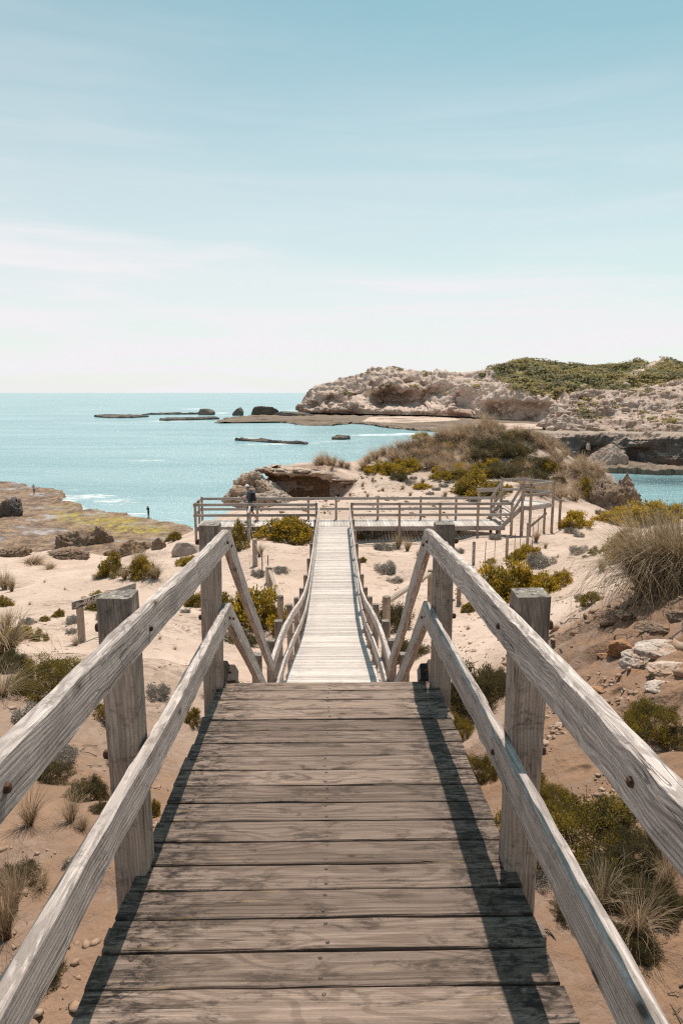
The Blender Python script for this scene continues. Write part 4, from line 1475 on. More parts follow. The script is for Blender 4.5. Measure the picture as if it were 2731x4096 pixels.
# --- cross platform
def build_platform():
    root = empty('cross_platform', (0.5, 30.4, 11.6), 'long low timber platform crossing the end of the ramp', 'platform')
    rng = random.Random(8)
    variants = [beam_mesh('plank', PLAT_Y1 - PLAT_Y0, 0.14, 0.035, M['ramp_plank'], 1, 0.004, 0.0008, 500 + k) for k in range(4)]
    x = PLAT_X0 + 0.07; i = 0
    while x < PLAT_X1:
        m = Matrix.Translation((x, (PLAT_Y0 + PLAT_Y1) / 2 + rng.uniform(-0.01, 0.01), PLAT_Z - 0.0175 + rng.uniform(-0.003, 0.003))) @ Matrix.Rotation(math.pi / 2, 4, 'Z')
        put(bpy.data.objects.new('plank', variants[i % 4]), root, m)
        x += 0.148; i += 1
    for y in (PLAT_Y0 + 0.06, (PLAT_Y0 + PLAT_Y1) / 2, PLAT_Y1 - 0.06):
        for k in range(4):
            a = PLAT_X0 + (PLAT_X1 - PLAT_X0) * k / 4; b = PLAT_X0 + (PLAT_X1 - PLAT_X0) * (k + 1) / 4
            stick('bearer', (a, y, PLAT_Z - 0.125), (b - 0.003, y, PLAT_Z - 0.125), 0.06, 0.17, M['far_rail'] if y < PLAT_Y0 + 0.1 else M['bearer'], root)
    for x in np.linspace(PLAT_X0 + 0.3, PLAT_X1 - 0.3, 8):
        for y in (PLAT_Y0 + 0.25, PLAT_Y1 - 0.25):
            stick('stump', (x, y, gz(x, y) - 0.2), (x, y, PLAT_Z - 0.205), 0.11, 0.11, M['bearer'], root, up=(1, 0, 0))


build_platform()


def run_rail(root, pts, hs, W_=0.045, H_=0.12, inset=0.0, mat=None, names=('top_rail', 'mid_rail', 'low_rail')):
    for h, nm in zip(hs, names):
        for a, b in zip(pts[:-1], pts[1:]):
            A = Vector(a) + Vector((0, 0, h)); B = Vector(b) + Vector((0, 0, h))
            B = B - (B - A).normalized() * 0.004
            stick(nm, A, B, W_, H_, mat or M['far_rail'], root, n=2, jit=0.001)


def plat_rails():
    Z = PLAT_Z
    yN, yF = PLAT_Y0 - 0.03, PLAT_Y1 + 0.03
    # near side, left of the ramp
    r = empty('timber_railing', (-3.3, yN, 11.6), 'near side railing of the platform, left of the ramp mouth', 'railing')
    run_rail(r, [(-5.95, yN + 0.06, Z), (-3.54, yN + 0.06, Z), (-0.60, yN + 0.06, Z)], (0.97, 0.50))
    for x in (-5.92, -3.54, -0.62):
        post(x, yN - 0.02, gz(x, yN) - 0.2, Z + 1.06, 0.10, r)
    # far side railing
    r = empty('timber_railing', (0.8, yF, 11.6), 'far side railing along the whole back of the platform', 'railing')
    xs = [-5.95, -3.4, -1.03, 0.26, 2.2, 4.2, 5.85, 7.5]
    run_rail(r, [(x, yF - 0.06, Z) for x in xs], (0.99, 0.50))
    for x in xs:
        post(x, yF + 0.02, gz(x, yF) - 0.2, Z + 1.07, 0.10, r)
    # left end
    r = empty('timber_railing', (PLAT_X0 - 0.05, 30.4, 11.6), 'short end railing closing the left end of the platform', 'railing')
    run_rail(r, [(PLAT_X0 - 0.09, yN, Z), (PLAT_X0 - 0.09, yF, Z)], (0.97, 0.50))
    post(PLAT_X0 - 0.02, 30.45, gz(-5.95, 30.45) - 0.2, Z + 1.05, 0.09, r)
    # near side, right of the ramp
    r = empty('timber_railing', (4.4, yN, 11.6), 'near side railing of the platform, right of the ramp mouth', 'railing')
    xs = [0.93, 3.03, 4.82, 6.5, 8.0]
    run_rail(r, [(x, yN + 0.06, Z) for x in xs], (0.99, 0.50))
    for x in xs:
        post(x, yN - 0.02, gz(x, yN) - 0.2, Z + 1.06, 0.10, r)
    # upper landing and its steps
    UZ = Z + 0.90
    r = empty('raised_landing', (9.0, 30.5, 11.6), 'raised timber landing with its own railing at the right end of the platform', 'landing')
    y = 29.70
    while y < 31.45:
        xr = 8.8 + (y - 29.6) / 0.9 * 1.25 if y < 30.5 else 10.05 - (y - 30.5)
        stick('plank', (8.22, y, UZ - 0.0175), (xr, y, UZ - 0.0175), 0.139, 0.035, M['ramp_plank'], r, ch=0.004)
        y += 0.146
    PTS = [(8.45, 29.66), (8.80, 29.58), (10.08, 30.5), (9.05, 31.52), (7.98, 31.45)]
    for a, b in ((0, 1), (1, 2), (2, 3), (3, 4)):
        A, B = PTS[a], PTS[b]
        for h, nm in ((0.93, 'top_rail'), (0.47, 'mid_rail'), (-0.12, 'bearer')):
            stick(nm, (A[0], A[1], UZ + h), (B[0], B[1], UZ + h), 0.045, 0.12 if h > 0 else 0.17, M['far_rail'], r, n=2, jit=0.001)
    for k, (x, yy) in enumerate(PTS):
        post(x + (0.04 if k == 2 else 0), yy + (-0.05 if k < 2 else 0.05), gz(x, yy) - 0.25, UZ + 1.02, 0.10, r)
    stick('brace', (8.85, 29.62, Z - 0.05), (9.75, 30.25, Z + 0.45), 0.045, 0.10, M['post'], r)
    # handrail falling away beyond the landing
    A = Vector((10.10, 30.62, UZ + 0.38)); B = Vector((10.62, 31.1, UZ - 0.02))
    stick('hand_rail', A, B, 0.05, 0.10, M['far_rail'], r, n=2)
    post(10.66, 31.13, gz(10.66, 31.13) - 0.2, UZ + 0.04, 0.10, r)
    st = empty('landing_steps', (7.95, 30.5, 11.7), 'short open steps climbing from the platform to the raised landing', 'steps')
    for k in range(4):
        x = 7.62 + 0.16 * k
        stick('tread', (x, 29.78, Z + 0.18 * (k + 1) - 0.02), (x, 31.26, Z + 0.18 * (k + 1) - 0.02), 0.24, 0.04, M['ramp_plank'], st)
    for yy, xa, xb in ((29.72, 7.72, 8.46), (31.34, 7.45, 8.0)):
        stick('stringer', (xa - 0.1, yy, Z - 0.05), (xb, yy, UZ - 0.12), 0.045, 0.19, M['far_rail'], st)
        for h, nm in ((0.95, 'top_rail'), (0.46, 'mid_rail')):
            stick(nm, (xa + 0.25 if yy < 30 else xa, yy - 0.03, Z + h), (xb, yy - 0.03, UZ + h - 0.02), 0.045, 0.12, M['far_rail'], st, n=2, jit=0.001)


plat_rails()


# --- fences and braces in the sand
def tube_mesh(name, pts, r0, r1, mat, k=6, seed=0, jit=0.0):
    pts = [Vector(p) for p in pts]
    n = len(pts)
    rng = random.Random(seed)
    V, Fc = [], []
    for i, p in enumerate(pts):
        t = (pts[min(i + 1, n - 1)] - pts[max(i - 1, 0)]).normalized()
        a = t.orthogonal().normalized(); b = t.cross(a)
        r = r0 + (r1 - r0) * i / max(1, n - 1)
        for j in range(k):
            an = 6.2832 * j / k
            rr = r * (1 + rng.uniform(-jit, jit))
            V.append(p + a * (rr * math.cos(an)) + b * (rr * math.sin(an)))
    for i in range(n - 1):
        for j in range(k):
            l = (j + 1) % k
            Fc.append((i * k + j, i * k + l, (i + 1) * k + l, (i + 1) * k + j))
    Fc.append(tuple(reversed(range(k)))); Fc.append(tuple((n - 1) * k + j for j in range(k)))
    return mesh_from(name, V, Fc, mat)


def tube(name, A, B, r0, r1, mat, parent, k=10, n=3, jit=0.02):
    """round timber or wire from A to B; local X along its length"""
    A, B = Vector(A), Vector(B)
    L_ = (B - A).length
    _seed[0] += 1
    me = tube_mesh(name, [(-L_ / 2 + L_ * i / n, 0, 0) for i in range(n + 1)], r0, r1, mat, k, _seed[0], jit)
    return put(bpy.data.objects.new(name, me), parent, frame_mat((A + B) / 2, B - A, (1, 0, 0) if abs((B - A).normalized().z) > 0.9 else (0, 0, 1)))


def sag_wire(A, B, parent, sag=0.05, r=0.004):
    A, B = Vector(A), Vector(B)
    c = (A + B) / 2
    pts = [A.lerp(B, i / 6) - c - Vector((0, 0, sag * (1 - (2 * i / 6 - 1) ** 2))) for i in range(7)]
    put(bpy.data.objects.new('wire', tube_mesh('wire', pts, r, r, M['wire'], 4)), parent, Matrix.Translation(c))


def fence(posts, stakes, label, name='wire_fence', rpost=0.055):
    g0 = G(posts[0][0], posts[0][2])
    root = empty(name, g0, label, 'fence')
    tops = []
    for u, vt, vb in posts:
        g = G(u, vb); h = (vb - vt) * g.y * 1.03 / F_PX
        tube('post', g - Vector((0, 0, 0.3)), g + Vector((0, 0, h)), rpost * 1.04, rpost, M['post'], root)
        tops.append((g, h))
    for u, vt, vb in stakes:
        g = G(u, vb); h = (vb - vt) * g.y * 1.03 / F_PX
        tube('stake', g - Vector((0, 0, 0.2)), g + Vector((0.01, 0, h)), 0.014, 0.012, M['stake'], root, 5, 2, 0.1)
    for (a, ha), (b, hb) in zip(tops[:-1], tops[1:]):
        for f in (0.9, 0.6, 0.3):
            sag_wire(a + Vector((0, -rpost, ha * f)), b + Vector((0, -rpost, hb * f)), root, 0.04)
    return root


fence([(1833, 2354, 2411), (1892, 2166, 2258), (2025, 2140, 2226), (2107, 2092, 2188), (2173, 2032, 2131)],
      [(1937, 2163, 2290), (1976, 2150, 2240), (2055, 2131, 2226), (2077, 2118, 2214), (2127, 2080, 2186), (2149, 2060, 2150)],
      'wire fence on short round posts and rusty stakes in the sand, right of the ramp')


def left_fence():
    a = P(993, 2056, 27.3); ga = gz(a.x, a.y)
    root = empty('wire_fence', (a.x, a.y, ga), 'wire fence with a tall square post running down from the platform, left of the ramp', 'fence')
    post(a.x, a.y, ga - 0.3, a.z, 0.115, root)
    stick('top_rail', (-3.52, PLAT_Y0 - 0.12, PLAT_Z + 0.93), (a.x, a.y, a.z + 0.03), 0.09, 0.05, M['far_rail'], root, n=2, jit=0.001)
    prev = Vector((a.x, a.y, a.z - 0.15))
    for u, vt, vb in ((1021, 2156, 2268), (1074, 2268, 2336)):
        g = G(u, vb); h = (vb - vt) * g.y * 1.03 / F_PX
        tube('post', g - Vector((0, 0, 0.3)), g + Vector((0, 0, h)), 0.095, 0.085, M['log'], root)
        for f in (0.0, 0.4):
            sag_wire(prev - Vector((0, 0, f)), g + Vector((0, 0, h * 0.9 - f)), root, 0.03)
        prev = g + Vector((0, 0, h * 0.9))
    for u, vt, vb in ((1049, 2197, 2304), (1072, 2222, 2290)):
        g = G(u, vb); h = (vb - vt) * g.y * 1.03 / F_PX
        tube('stake', g - Vector((0, 0, 0.2)), g + Vector((0.01, 0, h)), 0.02, 0.018, M['stake'], root, 5, 2, 0.1)


left_fence()


def strainer(u1, v1, D1, u2, v2, D2, label, r=0.075, zlow=None):
    """two round posts with a log stay between them"""
    a, b = P(u1, v1, D1), P(u2, v2, D2)
    ga, gb = gz(a.x, a.y), gz(b.x, b.y)
    root = empty('strainer_posts', (a.x, a.y, ga), label, 'fence posts')
    tube('post', (a.x, a.y, ga - 0.3), (a.x, a.y, a.z), r * 1.15, r * 1.08, M['post'], root)
    tube('post', (b.x, b.y, gb - 0.3), (b.x, b.y, b.z), r * 1.1, r, M['post'], root)
    tube('log_stay', a - Vector((0, -0.02, 0.12)), b - Vector((0, 0, 0.10)), r * 0.85, r * 0.75, M['log'], root, 10, 5, 0.03)


strainer(1121, 2383, 16.3, 1078, 2270, 20.5, 'pale log stay between two round posts, left of the ramp')
strainer(1546, 2386, 13.4, 1722, 2280, 18.2, 'pale log stay between two round posts, right of the ramp')


# --- name board
def m_sign():
    n = NT('peeling_white_sign_paint')
    c = n.coord('Object')
    b = n.noise(n.vmul(c, (6, 14, 14)), 1.0, 6, 0.7, 0.6)
    g = n.noise(n.vmul(c, (3, 90, 90)), 1.0, 3)
    col = n.mix(n.ramp(g, 0.3, 0.7), (0.33, 0.275, 0.235), (0.44, 0.375, 0.325))
    x, y, z = n.sep(c)
    e = n.ramp(x, 0.55, -0.85, 0.0, 0.14)
    col = n.mix(n.ramp(n.math('ADD', b, e), 0.60, 0.68), col, (0.05, 0.045, 0.042))
    n.bump(b, 0.5, 0.004)
    return n.done(col, 0.8)


M['sign'] = m_sign()
M['letter'] = m_plain('cream_routed_lettering', (0.80, 0.62, 0.45), 0.8, 0.15, 0, 60)


def text_mesh(txt, size, mat, extrude=0.002):
    cu = bpy.data.curves.new('lettering', 'FONT')
    cu.body = txt; cu.size = size; cu.extrude = extrude
    cu.align_x = 'LEFT'; cu.align_y = 'CENTER'
    cu.resolution_u = 3
    t = bpy.data.objects.new('lettering_src', cu)
    COL.objects.link(t)
    dg = bpy.context.evaluated_depsgraph_get()
    me = bpy.data.meshes.new_from_object(t.evaluated_get(dg))
    bpy.data.objects.remove(t); bpy.data.curves.remove(cu)
    me.name = 'lettering'
    me.materials.clear(); me.materials.append(mat)
    return me


def build_sign():
    A = P(292, 2424, 12.45); B = P(541, 2344, 14.35)
    d = (B - A); L_ = d.length
    g = gz(A.x + d.x * 0.13, A.y + d.y * 0.13)
    root = empty('name_board', (A.x, A.y, g), 'weathered white name board on two posts reading BAY OF, standing in the sand', 'sign')
    bd = stick('board', A, B, 0.045, 0.145, M['sign'], root, n=6, jit=0.001)
    m = frame_mat((A + B) / 2, d)
    # the lettered face looks back towards the deck
    lm = m @ Matrix.Translation((-L_ / 2 + 0.265, -0.0245, -0.002)) @ Matrix.Rotation(math.pi / 2, 4, 'X')
    put(bpy.data.objects.new('lettering', text_mesh('BAY  OF', 0.108, M['letter'])), bd, lm)
    for t in (0.135, 0.88):
        for dz in (0.035, -0.04):
            bolt(bd, m @ Vector((-L_ / 2 + L_ * t, -0.0235, dz)), m.to_3x3() @ Vector((0, -1, 0)))
        p = A + d * t
        off = m.to_3x3() @ Vector((0, 0.065, 0))
        q = p + off
        post(q.x, q.y, gz(q.x, q.y) - 0.3, q.z + 0.02, 0.125, root, d=0.08, mat=M['log'])


build_sign()


def marker_sign():
    g = G(1542, 1880)
    root = empty('marker_sign', g, 'tiny white marker plate on a thin stake at the foot of the dune', 'sign')
    stick('stake', g - Vector((0, 0, 0.2)), g + Vector((0, 0, 0.72)), 0.045, 0.045, M['post'], root, up=(1, 0, 0))
    stick('plate', g + Vector((-0.1, -0.04, 0.60)), g + Vector((0.1, -0.04, 0.60)), 0.012, 0.24, m_plain('white_plate_paint', (0.75, 0.74, 0.70), 0.5, 0.05), root)
    a = P(1906, 1962, 35.5); b = P(1990, 1958, 35.5)
    g2 = gz(a.x, a.y)
    r2 = empty('timber_barrier', (a.x, a.y, g2), 'low grey timber board on stub posts in front of the dune shrubs', 'barrier')
    stick('board', a, b, 0.05, 0.22, M['far_rail'], r2)
    for t in (0.12, 0.88):
        q = a.lerp(b, t)
        post(q.x, q.y + 0.08, gz(q.x, q.y) - 0.2, q.z + 0.05, 0.09, r2)


marker_sign()


# ------------------------------------------------------------------ plants
def shrub_proto(seed, clumps, per, leaf, wid, height, mat, spiky=0.3, clump_r=0.22, gold=0.0, low=-0.05):
    """loose domed shrub of radius 1: leaves gathered in clumps with gaps between, on woody stems"""
    rng = np.random.default_rng(seed)
    # clump centres spread through the dome, uneven outline
    C = []
    while len(C) < clumps:
        d = rng.normal(0, 1, 3); d /= np.linalg.norm(d)
        if d[2] < low: continue
        lob = 0.78 + 0.34 * float(vnoise(d[None] * 2.3 + seed)[0]) + 0.16 * float(vnoise(d[None] * 5.1 + seed)[0])
        r = lob * rng.uniform(0.55, 1.0) ** 0.5
        C.append((*(d * r), *d))
    C = np.array(C)
    ctint = np.clip(rng.normal(0.45, 0.2, clumps), 0, 1)
    n = clumps * per
    ci = np.repeat(np.arange(clumps), per)
    off = rng.normal(0, 1, (n, 3)); off /= np.linalg.norm(off, axis=1)[:, None]
    rad = clump_r * rng.uniform(0.35, 1.0, n) * rng.uniform(0.8, 1.25, clumps)[ci]
    pos = C[ci, :3] * np.array([1, 1, height]) + off * rad[:, None]
    pos[:, 2] = np.maximum(pos[:, 2], 0.01)
    dirv = off * 0.9 + C[ci, 3:] * 0.6 + rng.normal(0, 0.45, (n, 3)) + np.array([0, 0, spiky])
    dirv /= np.linalg.norm(dirv, axis=1)[:, None]
    stray = rng.random(n) < 0.06
    pos[stray] += C[ci[stray], 3:] * rng.uniform(0.03, 0.16, (stray.sum(), 1))
    side = np.cross(dirv, rng.normal(0, 1, (n, 3))); side /= np.linalg.norm(side, axis=1)[:, None]
    L_ = leaf * rng.uniform(0.7, 1.35, n)[:, None]; W_ = wid * rng.uniform(0.7, 1.3, n)[:, None]
    V = np.stack([pos, pos + dirv * L_ * 0.5 + side * W_, pos + dirv * L_, pos + dirv * L_ * 0.5 - side * W_], 1).reshape(-1, 3)
    me = np_mesh('foliage', V, np.arange(n * 4).reshape(-1, 4), mat, False)
    tint = ctint[ci] + rng.normal(0, 0.13, n) + gold * (off[:, 2] > 0.35)
    fattr(me, 'tint', np.clip(tint, 0, 1), 'FACE')
    # stems
    sv, sf = [], []
    base = 0
    for q_, k in enumerate(rng.choice(clumps, min(26, clumps), replace=False)):
        e = C[k, :3] * np.array([1, 1, height]) * (0.9 if q_ < 16 else 1.22)
        b = np.array([e[0] * 0.10, e[1] * 0.10, -0.06])
        mid = (b + e) / 2 + np.array([0, 0, -0.10 * e[2]]) + rng.normal(0, 0.03, 3)
        m = tube_mesh('s', [b, mid, e], 0.022, 0.008, None, 4)
        sv += [tuple(v.co) for v in m.vertices]; sf += [tuple(i + base for i in p.vertices) for p in m.polygons]
        base = len(sv)
        bpy.data.meshes.remove(m)
    st = mesh_from('stems', sv, sf, M['twig'])
    return [('foliage', me), ('stems', st)]


def tuss_proto(seed, blades, mat, spread=0.9, droop=0.7, wid=0.010, rbase=0.10, lean=(0, 0)):
    """grass tussock, blades about 1 long"""
    rng = np.random.default_rng(seed)
    ns = 5
    az = rng.uniform(0, 6.2832, blades)
    out = rng.uniform(0.05, 1.0, blades) ** 0.7 * spread
    ln = rng.uniform(0.3, 1.1, blades)
    dr = droop * rng.uniform(0.3, 1.9, blades)
    kink = np.where(rng.random(blades) < 0.18, rng.uniform(0.8, 3.0, blades), 0.0)
    az0 = az
    twist = rng.normal(0, 0.55, blades)
    b = np.stack([np.cos(az) * rbase * rng.uniform(0, 1, blades), np.sin(az) * rbase * rng.uniform(0, 1, blades), np.zeros(blades)], -1)
    V = []
    for k in range(ns + 1):
        t = k / ns
        ang = out * (0.35 + dr * t) + kink * max(0.0, t - 0.55)          # angle from vertical grows along the blade
        az = az0 + twist * t
        r = ln * t * np.sin(ang)
        z = ln * t * np.cos(ang)
        c = b + np.stack([np.cos(az) * r + lean[0] * t * t * ln, np.sin(az) * r + lean[1] * t * t * ln, z], -1)
        w = wid * (1 - 0.85 * t)
        s = np.stack([-np.sin(az + 0.6), np.cos(az + 0.6), np.zeros(blades)], -1)
        V.append(np.stack([c - s * w, c + s * w], 1))
    V = np.stack(V, 1)                            # blades, ns+1, 2, 3
    q = []
    idx = np.arange(blades)[:, None] * (ns + 1) * 2
    for k in range(ns):
        q.append(np.concatenate([idx + 2 * k, idx + 2 * k + 1, idx + 2 * k + 3, idx + 2 * k + 2], 1))
    Q = np.stack(q, 1).reshape(-1, 4)
    me = np_mesh('blades', V.reshape(-1, 3), Q, mat, False)
    tint = np.clip(np.repeat(rng.normal(0.45, 0.24, blades), ns) + np.tile(np.linspace(-0.12, 0.22, ns), blades), 0, 1)
    fattr(me, 'tint', tint, 'FACE')
    return [('blades', me)]


PROTO = {
    'gold': [shrub_proto(1, 80, 80, 0.075, 0.024, 0.70, M['leaf_gold'], 0.3, 0.17, 0.28), shrub_proto(2, 70, 85, 0.075, 0.024, 0.62, M['leaf_gold'], 0.3, 0.18, 0.28)],
    'olive': [shrub_proto(3, 85, 80, 0.075, 0.022, 0.75, M['leaf_olive'], 0.4, 0.18, 0.22), shrub_proto(4, 70, 90, 0.08, 0.022, 0.85, M['leaf_olive'], 0.5, 0.19, 0.22)],
    'heath': [shrub_proto(5, 120, 90, 0.055, 0.013, 0.60, M['leaf_heath'], 0.7, 0.17, 0.12), shrub_proto(6, 110, 95, 0.06, 0.013, 0.66, M['leaf_heath'], 0.7, 0.18, 0.12)],
    'fine': [shrub_proto(7, 240, 120, 0.036, 0.0085, 0.62, M['leaf_heath'], 0.6, 0.13, 0.18), shrub_proto(8, 220, 120, 0.036, 0.009, 0.60, M['leaf_olive'], 0.6, 0.13, 0.18)],
    'grey': [shrub_proto(9, 60, 70, 0.07, 0.022, 0.62, M['leaf_grey'], 0.3, 0.19), shrub_proto(10, 50, 70, 0.075, 0.022, 0.55, M['leaf_grey'], 0.3, 0.2)],
    'grass': [tuss_proto(21, 420, M['leaf_grass'], 0.95, 0.75, 0.010), tuss_proto(22, 360, M['leaf_grass'], 0.75, 0.6, 0.010), tuss_proto(23, 420, M['leaf_grass'], 0.9, 0.8, 0.010, 0.12, (-0.25, 0))],
    'rust': [tuss_proto(24, 380, M['leaf_rust'], 1.0, 0.9, 0.014, 0.16, (-0.2, 0.05)), tuss_proto(25, 380, M['leaf_rust'], 0.9, 1.0, 0.014, 0.16, (-0.3, 0)), tuss_proto(26, 340, M['leaf_rust'], 1.05, 0.8, 0.014, 0.16)],
    'big': [tuss_proto(27, 2800, M['leaf_grass'], 1.15, 0.62, 0.0055, 0.15, (-0.12, 0.0))],
    'wispy': [tuss_proto(28, 240, M['leaf_grass'], 0.95, 0.8, 0.0045, 0.06, (0.12, 0.0)), tuss_proto(29, 260, M['leaf_rust'], 0.9, 0.7, 0.005, 0.06, (-0.15, 0.0))],
}
PNAME = {'gold': 'golden_shrub', 'olive': 'olive_shrub', 'heath': 'heath_shrub', 'fine': 'heath_shrub', 'grey': 'grey_saltbush', 'grass': 'grass_tussock', 'rust': 'grass_tussock', 'big': 'grass_tussock', 'wispy': 'grass_tussock'}
PCAT = {'gold': 'shrub', 'olive': 'shrub', 'heath': 'shrub', 'fine': 'shrub', 'grey': 'shrub', 'grass': 'grass tussock', 'rust': 'grass tussock', 'big': 'grass tussock', 'wispy': 'grass tussock'}
prng = random.Random(2024)


def plant_at(kind, loc, rx, rz, label, group=None, var=None, rot=None, tilt=(0, 0)):
    v = PROTO[kind][var if var is not None else prng.randrange(len(PROTO[kind]))]
    o = empty(PNAME[kind], loc, label, PCAT[kind], group, rot if rot is not None else prng.uniform(0, 6.28), (rx, rx, rz))
    o.rotation_euler = (tilt[0], tilt[1], o.rotation_euler[2])
    for nm, me in v:
        c = bpy.data.objects.new(nm, me)
        COL.objects.link(c); c.parent = o
    return o


def plant(kind, u, v, wpx, label, hr=1.0, group=None, var=None, rot=None, hpx=None, tilt=(0, 0)):
    """plant with its foot where the sight line meets the ground"""
    g = G(u, v)
    s = g.y * 1.03 / F_PX
    w = wpx * s
    if kind in ('grass', 'rust', 'big', 'wispy'):
        h = (hpx or wpx) * s
        return plant_at(kind, (g.x, g.y, g.z - 0.02), (h if hpx is None else (w * 0.75 + h * 0.25)) * 1.15, h * 1.1, label, group, var, rot, tilt)
    r = w * 0.5
    return plant_at(kind, (g.x, g.y + r * 0.65, gz(g.x, g.y + r * 0.65) - 0.03 * r), r * 1.30, r * hr * 1.25, label, group, var, rot)


# --- left side
LEFT = [
    ('fine', 150, 2790, 300, 'big dense olive cushion shrub at the left photo edge beyond the near rail', 1.0, 1, None),
    ('fine', 20, 2690, 160, 'dark shrub half under pale grass at the left photo edge', 1.1, 0, None),
    ('gold', 45, 2560, 120, 'yellow-green shrub above the big cushion shrub at the left photo edge', 1.0, None, None),
    ('olive', 150, 2565, 60, 'small upright olive shrub right of the yellow-green one at the left edge', 1.3, None, None),
    ('grey', 105, 2500, 56, 'round grey saltbush left of the name board', 1.2, None, None),
    ('grey', 285, 2500, 62, 'taller grey saltbush directly left of the name board post', 1.5, None, None),
    ('grey', 283, 2540, 42, 'drooping grey saltbush at the foot of the name board post', 1.2, None, None),
    ('olive', 232, 2470, 44, 'thin green plant in a row left of the name board', 1.3, None, None),
    ('olive', 175, 2486, 40, 'low green plant furthest left in the row beside the name board', 1.0, None, None),
    ('olive', 392, 2440, 110, 'green shrub showing under the name board', 1.0, None, None),
    ('grey', 415, 2480, 70, 'scraggly grey brown bush behind the near left post', 1.0, None, None),
    ('olive', 8, 2430, 60, 'small green shrub at the left photo edge above the sand', 1.2, None, None),
    ('olive', 442, 2306, 92, 'left one of two green shrubs on the sand bank', 1.7, None, None),
    ('grey', 395, 2316, 50, 'grey tuft at the left foot of the bank shrubs', 1.0, None, None),
    ('olive', 566, 2314, 96, 'right one of two green shrubs on the sand bank', 1.8, None, None),
    ('olive', 655, 2136, 54, 'upper green shrub beside the path to the reef', 1.6, None, None),
    ('olive', 695, 2166, 50, 'lower green shrub beside the path to the reef', 1.6, None, None),
    ('gold', 745, 2265, 90, 'bright yellow shrub in front of the smooth grey boulder', 0.9, None, None),
    ('olive', 775, 2428, 90, 'green shrub left of the near left post', 1.2, None, None),
    ('gold', 825, 2400, 70, 'yellow-green shrub just behind the near left post', 1.4, None, None),
    ('grey', 738, 2452, 40, 'brown twiggy stub left of the near left post', 0.9, None, None),
    ('gold', 1010, 2520, 240, 'large golden shrub seen through the left stair handrail', 1.35, 0, None),
    ('olive', 900, 2470, 130, 'olive shrub between the near left post and the stair handrail', 1.2, None, None),
    ('heath', 960, 2580, 140, 'dark lower skirt shrub under the large golden shrub', 0.8, None, None),
    ('olive', 948, 2200, 78, 'narrow green shrub behind the tall square fence post', 2.4, None, None),
    ('gold', 1125, 2168, 215, 'large rounded yellow-green shrub in front of the platform left of the ramp', 0.95, 1, None),
    ('grey', 1031, 2312, 52, 'grey saltbush at the foot of the wire fence stakes', 1.2, None, None),
    ('grey', 1118, 2296, 66, 'sprawling grey saltbush on the sand left of the ramp', 0.8, None, None),
    ('olive', 1226, 2478, 46, 'green sprig growing against the left edge of the ramp', 1.2, None, None),
    ('grey', 240, 3050, 110, 'grey twiggy shrub below the left top rail', 1.2, None, None),
    ('fine', 335, 3210, 170, 'dark green shrub below the left top rail beside the dry grass', 1.5, 0, None),
    ('fine', 40, 3560, 190, 'dark brushy shrub at the left photo edge above the corner tussock', 1.3, 0, None),
    ('heath', 480, 3080, 110, 'dark heath just left of the second left post', 1.4, None, None),
    ('grey', 60, 3120, 130, 'dry grey brush at the left photo edge under the top rail', 1.0, None, None),
    ('fine', 180, 3130, 150, 'olive heath behind the dry tussocks under the left top rail', 1.3, 0, None),
    ('fine', 120, 3980, 240, 'dark heath in the lower left corner', 0.9, 0, None),
    ('heath', 400, 3260, 90, 'dark sprig left of the second left post foot', 1.2, None, None),
    ('grey', 300, 3480, 90, 'grey dead brush on the soil at lower left', 0.9, None, None),
    ('heath', 250, 3640, 80, 'small dark heath beside the grey stone at lower left', 1.1, None, None),
    ('grey', 120, 2905, 150, 'grey brown brush under the big cushion shrub at left', 1.0, None, None),
    ('grey', 625, 2800, 90, 'grey saltbush behind the left mid rail', 1.3, None, None),
    ('olive', 440, 2900, 130, 'green and grey bush seen between the left rails', 1.4, None, None),
    ('olive', 770, 2900, 70, 'sparse green plant beside the left edge of the deck', 1.4, None, None),
    ('olive', 612, 3270, 60, 'green sprig against the deck behind the second left post', 2.0, None, None),
]
for k, u, v, w, lab, hr, var, _ in LEFT:
    plant(k, u, v, w, lab, hr, None, var)
